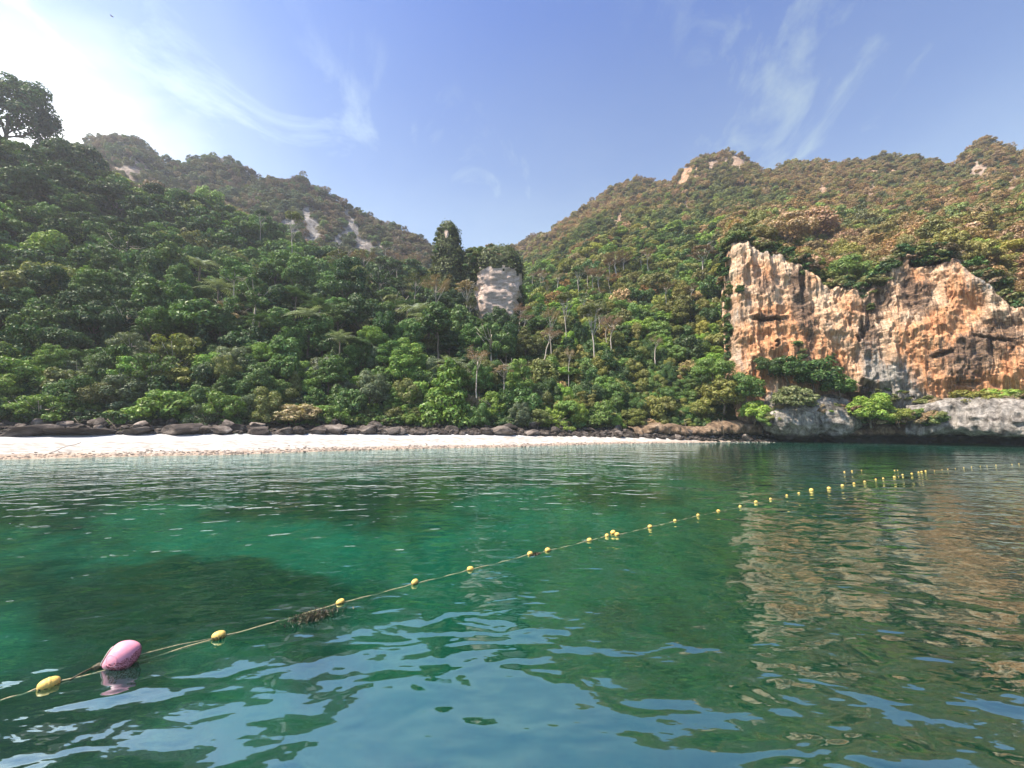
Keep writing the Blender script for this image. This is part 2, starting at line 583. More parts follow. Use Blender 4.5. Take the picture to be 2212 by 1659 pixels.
def mat_cliff():
    m, k, out = new_mat("cliff_limestone")
    tc = k.n("ShaderNodeUVMap", uv_map="face").outputs[0]      # metres along the face, metres up
    at = k.n("ShaderNodeAttribute", attribute_name="stain")
    sep = k.n("ShaderNodeSeparateColor")
    k.l(at.outputs["Color"], sep.inputs[0])
    streak = k.noise(k.mapping(tc, scale=(1.0, 0.115, 1)), 1.1, 8.0, 0.70, 0.7)
    streak2 = k.noise(k.mapping(tc, scale=(1.0, 0.13, 1), loc=(31, 7, 0)), 1.7, 8.0, 0.68, 0.9)
    blot = k.noise(k.mapping(tc, loc=(5, 80, 0)), 0.28, 6.0, 0.6, 0.6)
    fine = k.noise(k.mapping(tc, scale=(1, 0.45, 1)), 4.0, 6.0, 0.7)
    lam = k.noise(k.mapping(tc, scale=(0.25, 2.2, 1), rot=(0, 0, 0.12), loc=(3, 9, 0)), 1.6, 6.0, 0.65, 0.6)
    cream = k.ramp(streak, [(0.30, (0.17, 0.125, 0.095)), (0.44, (0.42, 0.31, 0.215)), (0.58, (0.58, 0.43, 0.295)), (0.72, (0.66, 0.52, 0.36))])
    orange = k.ramp(streak2, [(0.30, (0.24, 0.115, 0.062)), (0.46, (0.46, 0.225, 0.110)), (0.60, (0.55, 0.335, 0.185)), (0.75, (0.62, 0.47, 0.31))])
    of = k.math("ADD", sep.outputs[0], k.math("MULTIPLY", k.math("SUBTRACT", blot, 0.5), 1.6))
    of = k.math("ADD", of, k.math("MULTIPLY", k.math("SUBTRACT", streak2, 0.5), 0.9))
    c = k.mix(k.ramp(of, [(0.30, 0.0), (0.75, 0.95)]), cream, orange)
    grey = k.ramp(streak, [(0.3, (0.09, 0.085, 0.08)), (0.5, (0.24, 0.225, 0.20)), (0.68, (0.40, 0.37, 0.32))])
    gf = k.math("ADD", sep.outputs[2], k.math("MULTIPLY", k.math("SUBTRACT", streak, 0.5), 0.9))
    c = k.mix(k.ramp(gf, [(0.38, 0.0), (0.6, 1.0)]), c, grey)
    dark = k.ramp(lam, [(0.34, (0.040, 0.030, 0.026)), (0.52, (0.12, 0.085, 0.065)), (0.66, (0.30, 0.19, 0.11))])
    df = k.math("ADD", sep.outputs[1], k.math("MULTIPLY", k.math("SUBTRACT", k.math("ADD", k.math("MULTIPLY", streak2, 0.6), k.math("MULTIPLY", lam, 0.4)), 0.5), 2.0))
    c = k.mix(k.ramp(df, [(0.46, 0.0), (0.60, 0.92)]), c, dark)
    hair = k.noise(k.mapping(tc, scale=(1.0, 0.09, 1), loc=(11, 3, 0)), 5.0, 5.0, 0.65, 0.5)
    c = k.mix(0.42, c, k.ramp(hair, [(0.32, 0.08), (0.50, 0.50), (0.66, 0.90)]), blend="OVERLAY")
    c = k.mix(0.40, c, k.ramp(fine, [(0.30, 0.10), (0.66, 0.85)]), blend="OVERLAY")
    h = k.math("ADD", k.math("MULTIPLY", streak, 0.6), k.math("ADD", k.math("MULTIPLY", fine, 0.4), k.math("MULTIPLY", lam, 0.3)))
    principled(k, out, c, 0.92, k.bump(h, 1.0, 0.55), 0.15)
    return m


M_GROUND, M_SAND, M_SEABED, M_WATER, M_CLIFF = mat_ground(), mat_sand(), mat_seabed(), mat_water(), mat_cliff()

# ---------------------------------------------------------------- terrain: lines from the shore up to the far ridge
# each line: points (dx, dy, Y) read off the photograph and set at their distance; z then follows
def line(pts, extra_left=None, extra_right=None):
    w = np.array([P(*p) for p in pts])
    az = np.arctan2(w[:, 0], w[:, 1])
    r = np.hypot(w[:, 0], w[:, 1])
    z = w[:, 2]
    rows = list(zip(az, r, z))
    if extra_left:
        rows = [(math.radians(a), rr, zz) for a, rr, zz in extra_left] + rows
    if extra_right:
        rows = rows + [(math.radians(a), rr, zz) for a, rr, zz in extra_right]
    rows.sort()
    return np.array(rows)


L_DEEP = line([(-60, 1060, 24), (500, 1040, 29), (1100, 1010, 40), (1600, 990, 50), (2212, 1000, 42)], [(-100, 38, -2.2), (-62, 45, -2.2)], [(62, 70, -2.4), (100, 60, -2.4)])
L_DEEP[:, 2] = -1.1
L_SHORE = line([(-60, 997, 34), (0, 993, 35), (500, 983, 41), (1100, 967, 56), (1500, 957, 71), (1620, 955, 76), (1700, 957, 73), (2000, 962, 63), (2212, 966, 56)], [(-100, 48, 0), (-64, 60, 0)], [(62, 88, 0), (100, 75, 0)])
L_SHORE[:, 2] = -0.02
L_BERM = line([(-60, 941, 43), (0, 941, 44), (500, 940, 50), (1100, 941, 65), (1400, 948, 73), (1500, 952, 75), (1620, 953, 78), (1700, 958, 75), (2000, 961, 65.5), (2212, 965, 58.5)], [(-100, 58, 1.8), (-64, 70, 1.9)], [(62, 90, 0.6), (100, 77, 0.6)])
L_BERM[L_BERM[:, 0] > 0.52, 2] = -0.5
L_BANK = line([(-60, 914, 48), (0, 914, 49), (500, 917, 56), (1100, 922, 71), (1400, 925, 79), (1620, 925, 83), (1700, 945, 86), (2000, 940, 79), (2212, 935, 71)], [(-100, 64, 3.5), (-64, 77, 3.5)], [(62, 97, 4.0), (100, 84, 4.0)])
L_MID = line([(-60, 610, 73), (0, 625, 75), (350, 650, 82), (640, 700, 87), (930, 720, 97), (1080, 732, 108), (1290, 715, 110), (1400, 700, 112), (1555, 670, 112), (1625, 900, 90), (1700, 905, 88), (2000, 900, 81), (2212, 900, 73)], [(-100, 95, 42), (-64, 115, 42)], [(62, 101, 6.0), (100, 88, 6.0)])
L_UP = line([(-60, 440, 90), (0, 465, 92), (350, 530, 105), (640, 620, 117), (930, 672, 126), (1080, 690, 130), (1290, 630, 142), (1400, 605, 142), (1545, 575, 142), (1600, 545, 92), (1640, 530, 90), (1740, 575, 86), (1800, 622, 84), (1940, 632, 79), (1965, 580, 78), (2060, 556, 76), (2110, 575, 75), (2212, 660, 70)], [(-100, 112, 62), (-64, 135, 62)], [(62, 108, 34), (100, 95, 32)])
L_RIDGE = line([(-60, 285, 108), (0, 312, 110), (100, 338, 115), (200, 372, 120), (350, 432, 130), (560, 500, 140), (640, 548, 150), (830, 585, 150), (930, 622, 150), (1130, 620, 165), (1290, 535, 175), (1400, 510, 178), (1580, 485, 172), (1700, 480, 160), (1850, 490, 146), (2000, 480, 138), (2212, 470, 124)], [(-100, 140, 96), (-64, 170, 100)], [(62, 160, 75), (100, 140, 75)])
L_BACK = line([(-60, 400, 170), (0, 400, 175), (200, 430, 178), (350, 500, 180), (640, 575, 185), (830, 620, 190), (930, 650, 200), (1130, 580, 230), (1290, 480, 225), (1400, 455, 225), (1580, 425, 222), (1700, 420, 214), (1850, 425, 205), (2000, 410, 195), (2212, 400, 180)], [(-100, 200, 90), (-64, 215, 90)], [(62, 230, 110), (100, 210, 110)])
L_FAR = line([(-60, 370, 230), (100, 372, 230), (150, 338, 230), (180, 318, 230), (240, 310, 230), (290, 312, 230), (330, 345, 230), (350, 362, 230), (390, 352, 232), (420, 352, 235), (470, 368, 238), (560, 380, 240), (640, 398, 242), (700, 425, 245), (750, 450, 248), (800, 470, 250), (850, 490, 252), (900, 518, 255), (935, 545, 262), (1000, 548, 330), (1100, 532, 345), (1180, 512, 325), (1240, 470, 308), (1290, 438, 300), (1340, 405, 295), (1390, 394, 290), (1450, 390, 288), (1462, 372, 285), (1474, 350, 285), (1500, 334, 284), (1570, 324, 282), (1602, 332, 280), (1622, 356, 280), (1645, 368, 280), (1720, 357, 275), (1800, 362, 270), (1900, 352, 262), (1980, 358, 255), (2066, 374, 250), (2085, 348, 240), (2110, 326, 236), (2140, 314, 234), (2180, 326, 232), (2212, 340, 230)], [(-100, 290, 130), (-64, 330, 130)], [(62, 290, 160), (100, 270, 150)])
L_BEYOND = L_FAR.copy()
L_BEYOND[:, 1] += 90
L_BEYOND[:, 2] *= 0.55
LINES = [L_DEEP, L_SHORE, L_BERM, L_BANK, L_MID, L_UP, L_RIDGE, L_BACK, L_FAR, L_BEYOND]


def layers(az):
    az = np.asarray(az, float)
    R = np.stack([np.interp(az, l[:, 0], l[:, 1]) for l in LINES])
    Z = np.stack([np.interp(az, l[:, 0], l[:, 2]) for l in LINES])
    for i in range(1, len(LINES)):
        R[i] = np.maximum(R[i], R[i - 1] + 0.8)
    return R, Z


def height(x, y):
    x, y = np.asarray(x, float), np.asarray(y, float)
    az, r = np.arctan2(x, y), np.hypot(x, y)
    R, Z = layers(az)
    z = np.where(r < R[0], Z[0] - np.clip((R[0] - r) / 14.0, 0, 1) * 2.4, Z[-1])
    for i in range(len(LINES) - 1):
        t = (r - R[i]) / (R[i + 1] - R[i])
        sel = (t >= 0) & (t < 1)
        z = np.where(sel, Z[i] + (Z[i + 1] - Z[i]) * t, z)
    up = smooth(0, 40, r - R[3])
    far = smooth(0, 1, (r - R[6]) / (R[8] - R[6]))
    near = 1 - smooth(0, 3, R[3] - r)
    rough = fbm(x / 26, y / 26, 0, 4) * 5.0 * up * (1 + 0.9 * far) + fbm(x / 7, y / 7, 5.0, 3) * 1.3 * up
    return z + rough + near * 0.25 * vnoise(x / 1.5, y / 1.5, 2.0)


def hit_terrain(dx, dy):
    """where the line of sight through a photo point meets the hillside"""
    Y = np.geomspace(30, 420, 900)
    w = np.array([P(dx, dy, 1.0)])[0] - np.array([0, 0, CAM_H])
    X, Z = w[0] * Y, CAM_H + w[2] * Y
    h = height(X, Y)
    k = np.nonzero((Z < h) & (Y > 45))[0]
    i = k[0] if len(k) else len(Y) - 1
    return np.array([X[i], Y[i], h[i]])


# rock that shows through the forest: (dx, dy, half width, half height, warm 0..1)
ROCK_SPOTS = [(660, 497, 26, 36, 0), (625, 505, 12, 22, 0), (748, 490, 12, 34, 0), (765, 512, 14, 26, 0), (792, 535, 24, 20, 0.1), (735, 520, 10, 14, 0),
              (285, 375, 34, 26, 0.35), (1590, 352, 18, 24, 0.7), (1485, 378, 18, 16, 1.0), (1540, 360, 8, 8, 0.6), (1332, 488, 15, 20, 0.8), (1775, 410, 12, 14, 0.8),
              (1888, 372, 14, 8, 0.8), (1928, 375, 8, 7, 0.9), (1350, 395, 7, 6, 0.8), (1480, 440, 5, 9, 0.4), (1330, 385, 5, 6, 0.5), (2196, 400, 26, 18, 0.7),
              (2120, 375, 20, 14, 0.5), (1880, 420, 8, 12, 0.6), (2090, 500, 22, 40, 0.2), (2150, 480, 20, 22, 0.2)]


def rock_amount(x, y, z):
    dx, dy = to_disp(x, y, z)
    R, _ = layers(np.arctan2(x, y))
    r = np.hypot(x, y)
    a, w = np.zeros_like(dx), np.zeros_like(dx)
    for cx, cy, hw, hh, warm in ROCK_SPOTS:
        hw, hh = (hw * 1.35, hh * 1.35) if warm < 0.15 else (hw * 1.2, hh * 1.25)
        d = np.sqrt(((dx - cx) / hw) ** 2 + ((dy - cy) / hh) ** 2) + 0.75 * vnoise(dx / 7.0, dy / 16.0, 3.0) + 0.3 * vnoise(dx / 3.0, dy / 5.0, 8.0)
        v = np.clip(1.5 - d, 0, 1) * (r > R[6] + 8)
        w = np.where(v > a, warm, w)
        a = np.maximum(a, v)
    return a, w


def build_terrain():
    az = np.concatenate([np.radians(np.linspace(-100, -58, 60)[:-1]), np.radians(np.linspace(-58, 58, 560)), np.radians(np.linspace(58, 100, 40)[1:])])
    R, Z = layers(az)
    def rows(i0, i1, ns):
        out = []
        for i, n in zip(range(i0, i1), ns):
            for t in np.linspace(0, 1, n, endpoint=False):
                out.append(R[i] + (R[i + 1] - R[i]) * t)
        out.append(R[i1])
        return np.array(out)
    # hillside: from just under the berm of the beach up and over the far ridge
    rr = rows(2, 9, [6, 26, 34, 34, 30, 46, 10])
    X, Y = rr * np.sin(az), rr * np.cos(az)
    H = height(X, Y)
    H[0] -= 0.6
    V = np.stack([X, Y, H], -1).reshape(-1, 3)
    me = mesh_np("hillside", V, grid_faces(len(rr), len(az)), [M_GROUND], True)
    a, w = rock_amount(V[:, 0], V[:, 1], V[:, 2])
    attr_color(me, "rockmask", np.stack([a, w, 0 * a], 1))
    link("hills", me, kind="structure", label="steep forested limestone hills closing in the bay")
    # beach
    rr = rows(0, 3, [14, 26, 8])
    rr = rr[6:]
    X, Y = rr * np.sin(az), rr * np.cos(az)
    H = height(X, Y)
    H += 0.03 * fbm(X / 1.2, Y / 0.8, 1.0, 3) * smooth(-0.3, 0.3, H)
    H[-8:] -= np.linspace(0, 1.2, 8)[:, None]
    me = mesh_np("beach", np.stack([X, Y, H], -1).reshape(-1, 3), grid_faces(len(rr), len(az)), [M_SAND], True)
    link("beach", me, kind="structure", label="narrow white sand beach below the forest")
    # seabed under the bay, from behind the boat to beyond the waterline
    az2 = np.radians(np.linspace(-180, 180, 420, endpoint=False))
    fr = np.concatenate([np.linspace(0.5, 60, 150), np.geomspace(62, 330, 20)])
    rg, ag = np.meshgrid(fr, az2, indexing="ij")
    X, Y = rg * np.sin(ag), rg * np.cos(ag)
    Rc, _ = layers(np.clip(ag, az[0], az[-1]))
    sx, sy = L_SHORE[:, 1] * np.sin(L_SHORE[:, 0]), L_SHORE[:, 1] * np.cos(L_SHORE[:, 0])
    keep = (sy > 20) & (np.concatenate([[True], np.diff(sx) > 0]))
    d = np.interp(X, sx[keep], sy[keep]) - Y        # metres out from the waterline
    d = np.minimum(d, np.where(np.abs(ag) < math.radians(99), (Rc[1] - rg) * 1.6, 200))
    H = -np.interp(d, [-10, 0, 4, 15, 30, 38, 42, 47, 54, 70], [1.5, 0.10, 0.5, 1.0, 1.3, 1.9, 4.0, 7.5, 10.5, 13.0])
    dx, dy = to_disp(X, Y, H)
    coral = 0.44 + 0.70 * fbm(X / 6.0, Y / 4.0, 4.0, 4) + 0.40 * fbm(X / 2.2, Y / 1.3, 14.0, 4)
    for cx, cy, hw, hh, wt in CORAL:
        q = np.sqrt(((dx - cx) / hw) ** 2 + ((dy - cy) / hh) ** 2)
        front = (Y > 1)
        coral = coral + 1.1 * wt * np.clip(1.35 - q, 0, 1) * front
    coral = np.clip(coral, 0, 1) * smooth(3.0, 8.0, d)
    H = H + smooth(0.3, 0.95, coral) * (0.22 + 0.25 * fbm(X / 1.3, Y / 1.3, 7.0, 3)) * smooth(2, 9, d)
    me = mesh_np("seabed", np.stack([X, Y, H], -1).reshape(-1, 3), grid_faces(len(fr), len(az2), wrap=True), [M_SEABED], True)
    attr_color(me, "coral", np.stack([coral.ravel()] * 3, 1))
    link("seabed", me, kind="structure", label="pale sandy seabed with dark coral patches")


# dark coral under the water: (dx, dy, half width, half height, weight)
CORAL = [(150, 1065, 230, 45, 0.5), (60, 1110, 150, 30, 0.5), (420, 1240, 200, 50, 0.30), (300, 1330, 260, 60, 0.32), (760, 1085, 200, 36, 0.42), (520, 1035, 260, 22, 0.4), (1330, 1085, 110, 22, 0.4),
         (1000, 1040, 200, 18, 0.3), (60, 1600, 200, 50, 0.4), (650, 1110, -1, -1, 0), (520, 1165, 200, 32, -0.9), (720, 1210, 150, 40, -0.8), (330, 1120, 90, 16, -0.6), (600, 1010, 90, 12, -0.5), (1100, 1200, 300, 120, -0.5),
         (1200, 1500, 600, 150, -0.5)]
CORAL = [c for c in CORAL if c[2] > 0]
build_terrain()


def build_water():
    az = np.radians(np.linspace(-180, 180, 240, endpoint=False))
    fr = np.concatenate([[0.3], np.geomspace(1.0, 520, 60)])
    rg, ag = np.meshgrid(fr, az, indexing="ij")
    n = len(az)
    top = np.stack([rg * np.sin(ag), rg * np.cos(ag), 0 * rg], -1).reshape(-1, 3)
    low = top[-n:].copy()
    low[:, 2] = -18.0
    V = np.concatenate([top, low, [[0, 0, 0], [0, 0, -18.0]]])
    Q = [grid_faces(len(fr), n, wrap=True)]
    j = np.arange(n)
    a = (len(fr) - 1) * n
    Q.append(np.stack([a + j, a + (j + 1) % n, len(top) + (j + 1) % n, len(top) + j], 1))
    k = len(V)
    T = np.concatenate([np.stack([np.full(n, k - 2), (j + 1) % n, j], 1)[:, [0, 2, 1]],
                        np.stack([np.full(n, k - 1), len(top) + j, len(top) + (j + 1) % n], 1)[:, [0, 2, 1]]])
    me = mesh_np("water", V, [np.concatenate(Q), T], [M_WATER], True)
    import bmesh
    bm = bmesh.new()
    bm.from_mesh(me)
    bmesh.ops.recalc_face_normals(bm, faces=bm.faces)
    bm.to_mesh(me)
    bm.free()
    link("water", me, kind="structure", label="calm emerald green sea water of the bay")


build_water()


def build_haze():
    m, k, out = new_mat("haze_air")
    v = k.n("ShaderNodeVolumePrincipled")
    v.inputs["Color"].default_value = (0.86, 0.90, 1.0, 1)
    v.inputs["Density"].default_value = HAZE_DENSITY
    v.inputs["Anisotropy"].default_value = 0.45
    k.l(v.outputs[0], out.inputs["Volume"])
    x, y0, y1, z0, z1 = 545, -545, 545, -20, 275
    V = np.array([(-x, y0, z0), (x, y0, z0), (x, y1, z0), (-x, y1, z0), (-x, y0, z1), (x, y0, z1), (x, y1, z1), (-x, y1, z1)], float)
    Q = np.array([(0, 3, 2, 1), (4, 5, 6, 7), (0, 1, 5, 4), (1, 2, 6, 5), (2, 3, 7, 6), (3, 0, 4, 7)])
    link("haze", mesh_np("haze", V, Q, [m]), kind="stuff")


build_haze()

# ---------------------------------------------------------------- the orange cliff
CLIFF_TOP = [(1572, 600), (1585, 535), (1640, 518), (1690, 540), (1740, 562), (1780, 590), (1800, 612), (1850, 622), (1940, 622), (1958, 575), (2000, 556), (2060, 545), (2110, 562), (2160, 610), (2212, 655), (2330, 690), (2500, 690)]
CLIFF_Y = [(1560, 86.0), (1600, 84), (1700, 80.5), (1850, 76), (2000, 71), (2212, 63.5), (2330, 59), (2500, 53)]


def build_cliff():
    ns, nz = 620, 260
    s = np.linspace(0, 1, ns)
    dxs = 1566 + (2500 - 1566) * s
    Yb = np.interp(dxs, [a for a, _ in CLIFF_Y], [b for _, b in CLIFF_Y])
    base = np.array([P(d, 880, y) for d, y in zip(dxs, Yb)])
    # the top edge, in the plan of the base
    topz = np.array([P(d, np.interp(d, [a for a, _ in CLIFF_TOP], [b for _, b in CLIFF_TOP]), y + 3.0)[2] for d, y in zip(dxs, Yb)])
    topz += 0.5 * vnoise(s * 40, 0.0, 3.0)
    # the left end of the face curls back into the hill
    bx, by = base[:, 0], base[:, 1]
    tx, ty = np.gradient(bx), np.gradient(by)
    L = np.hypot(tx, ty)
    nx, ny = ty / L, -tx / L                      # out of the rock, towards the bay
    flip = np.where(nx * bx + ny * by > 0, -1, 1)
    nx, ny = nx * flip, ny * flip
    arc = np.concatenate([[0], np.cumsum(L[1:])])
    t = np.linspace(0, 1, nz)
    T, S = np.meshgrid(t, s, indexing="ij")
    A = np.broadcast_to(arc, T.shape)
    z0 = 1.0
    Zm = z0 + (topz[None, :] - z0) * T
    X = bx[None, :] + 0 * T
    Y = by[None, :] + 0 * T
    Aw = A + 1.3 * fbm(A / 3.5, Zm / 4.5, 41.0, 3)
    flute = 1 - np.abs(fbm(Aw / 1.9, Zm / 8.0, 0.0, 3)) * 2.0
    flute2 = 1 - np.abs(vnoise(Aw / 0.62, Zm / 3.2, 9.0)) * 2.0
    big = fbm(A / 11.0, Zm / 14.0, 3.0, 3)
    ledge = vnoise(A / 9.0, Zm / 2.4 + 0.05 * A, 6.0)
    crag = fbm(A / 1.1, Zm / 1.2, 12.0, 4)
    chunk = fbm(A / 3.2, Zm / 3.8, 52.0, 4)
    chunk = np.round(chunk * 5 + 0.3 * crag) / 5 * 0.6 + chunk * 0.4        # broken, stepped faces
    out = 1.9 * big + 0.66 * flute + 0.32 * flute2 + 0.55 * np.maximum(ledge, -0.25) + 0.62 * crag + 1.25 * chunk
    out += 1.3 * np.sin(np.pi * np.clip(T, 0, 1)) ** 1.5          # it bulges
    out -= smooth(0.05, 0.0, S) * 6.0
    out -= smooth(0.93, 1.0, T) * 2.4                             # rounds off at the top
    dxv, dyv = to_disp(X, Y, Zm)
    def blob(cx, cy, hw, hh, rot=0.0):
        a, b = dxv - cx, dyv - cy
        c_, s_ = math.cos(rot), math.sin(rot)
        return np.clip(1.4 - np.sqrt(((a * c_ + b * s_) / hw) ** 2 + ((-a * s_ + b * c_) / hh) ** 2), 0, 1)
    # hollows in the face: caves and overhung slots
    for cx, cy, hw, hh, rot, dep in [(2015, 560, 50, 11, -0.22, 4.2), (2030, 770, 24, 5, -0.3, 0.8), (1868, 845, 16, 22, 0.2, 2.2), (1905, 640, 16, 20, 0, 1.5), (1730, 610, 9, 26, 0, 1.4), (1860, 720, 10, 14, 0, 1.3),
                                      (1655, 695, 34, 5, 0, 1.2), (1845, 860, 30, 12, 0.3, 1.8), (2150, 735, 40, 4, 0.1, 0.8), (1630, 795, 9, 22, 0, 1.0), (2085, 830, 30, 7, 0, 1.0)]:
        b = blob(cx, cy, hw, hh, rot) + 0.35 * chunk
        out -= dep * smooth(0.25, 0.75, b + 0.25 * crag)
        out += 0.35 * dep * smooth(0.1, 0.5, blob(cx, cy - hh * 1.7, hw * 1.1, hh * 0.7, rot) + 0.2 * crag)
    # stalactites and dripstone curtains hanging from the lips
    drip = np.maximum(0, vnoise(A / 0.8, 0.0, 21.0)) * np.maximum(0, vnoise(A / 3.0, Zm / 5.5, 25.0))
    out += 2.6 * drip
    X = X + nx[None, :] * out
    Y = Y + ny[None, :] * out
    Z = Zm + 0.25 * crag
    V = np.stack([X, Y, Z], -1).reshape(-1, 3)
    # cap running back from the top edge into the hill
    back = []
    for q in (1.5, 3.5, 7.0, 12.0):
        back.append(np.stack([X[-1] - nx * q, Y[-1] - ny * q, Z[-1] - 0.15 * q], -1))
    V = np.concatenate([V] + back)
    me = mesh_np("cliff", V, grid_faces(nz + 4, ns), [M_CLIFF], True)
    # where the rock is orange, dark or grey
    org = np.full_like(dxv, 0.42)
    for cx, cy, hw, hh, w in [(1650, 575, 34, 40, .2), (1700, 740, 60, 70, .75), (1650, 690, 30, 30, .35), (1740, 800, 40, 40, .7), (1790, 790, 30, 50, .6), (1640, 830, 26, 44, .6), (1610, 740, 22, 40, .35),
                              (2080, 640, 40, 70, .65), (2010, 740, 50, 60, .7), (1950, 760, 30, 60, .3), (2110, 840, 90, 36, .75), (2190, 800, 40, 60, .5), (1990, 850, 40, 50, .35), (1820, 680, 40, 50, .2), (1980, 600, 30, 40, .25)]:
        org += w * blob(cx, cy, hw, hh)
    for cx, cy, hw, hh, w in [(1640, 535, 50, 26, -.5), (1700, 560, 40, 24, -.4), (2150, 600, 50, 60, -.5), (2130, 560, 50, 30, -.5)]:
        org += w * blob(cx, cy, hw, hh)
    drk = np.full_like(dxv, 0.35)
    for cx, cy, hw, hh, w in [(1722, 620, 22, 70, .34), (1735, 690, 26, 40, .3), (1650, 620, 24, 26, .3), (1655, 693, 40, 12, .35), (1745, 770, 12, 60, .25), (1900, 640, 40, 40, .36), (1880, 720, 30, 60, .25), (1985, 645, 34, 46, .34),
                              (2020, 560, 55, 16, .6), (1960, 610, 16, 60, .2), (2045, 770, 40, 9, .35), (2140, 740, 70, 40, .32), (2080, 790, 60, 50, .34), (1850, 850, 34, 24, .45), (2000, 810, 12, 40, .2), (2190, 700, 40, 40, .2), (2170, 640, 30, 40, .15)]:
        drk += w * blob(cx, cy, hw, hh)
    gry = np.full_like(dxv, 0.18)
    for cx, cy, hw, hh, w in [(1930, 840, 60, 70, .55), (1870, 760, 28, 70, .42), (1990, 880, 60, 30, .5), (1590, 690, 18, 40, .3), (1600, 780, 22, 50, .25), (2130, 580, 40, 60, .5), (1680, 540, 60, 22, .4), (1660, 880, 20, 30, .6), (2080, 650, 10, 90, .2)]:
        gry += w * blob(cx, cy, hw, hh)
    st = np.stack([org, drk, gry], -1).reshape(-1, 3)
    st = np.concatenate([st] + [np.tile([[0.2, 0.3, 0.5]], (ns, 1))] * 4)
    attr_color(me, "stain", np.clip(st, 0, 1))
    uv = np.stack([A, Zm], -1).reshape(-1, 2)
    uv = np.concatenate([uv] + [np.stack([arc, topz + q], -1) for q in (1.5, 3.5, 7, 12)])
    lay = me.uv_layers.new(name="face")
    li = np.empty(len(me.loops), dtype=np.int32)
    me.loops.foreach_get("vertex_index", li)
    lay.data.foreach_set("uv", uv[li].astype(np.float32).ravel())
    link("cliff", me, kind="structure", label="sheer orange and cream limestone cliff hung with dripstone")
    return V


CLIFF_V = build_cliff()


# ---------------------------------------------------------------- vine-clad rock pillar in the middle of the bay
def mat_pillar():
    m, k, out = new_mat("pillar_rock")
    p = pos(k)
    at = k.n("ShaderNodeAttribute", attribute_name="rockmask")
    sep = k.n("ShaderNodeSeparateColor")
    k.l(at.outputs["Color"], sep.inputs[0])
    bed = k.noise(k.mapping(p, scale=(0.9, 0.9, 3.4), rot=(0, 0.42, 0)), 1.0, 8.0, 0.68, 0.9)
    pale = k.ramp(bed, [(0.32, (0.27, 0.20, 0.16)), (0.44, (0.46, 0.36, 0.295)), (0.58, (0.62, 0.50, 0.42)), (0.74, (0.68, 0.58, 0.50))])
    n = k.noise(p, 1.0, 5.0, 0.6)
    veg = k.ramp(n, [(0.3, (0.02, 0.03, 0.012)), (0.7, (0.06, 0.07, 0.03))])
    c = k.mix(k.ramp(k.math("ADD", sep.outputs[0], k.math("MULTIPLY", k.math("SUBTRACT", n, 0.5), 0.5)), [(0.35, 0.0), (0.5, 1.0)]), veg, pale)
    principled(k, out, c, 0.95, k.bump(bed, 0.8, 0.35))
    return m


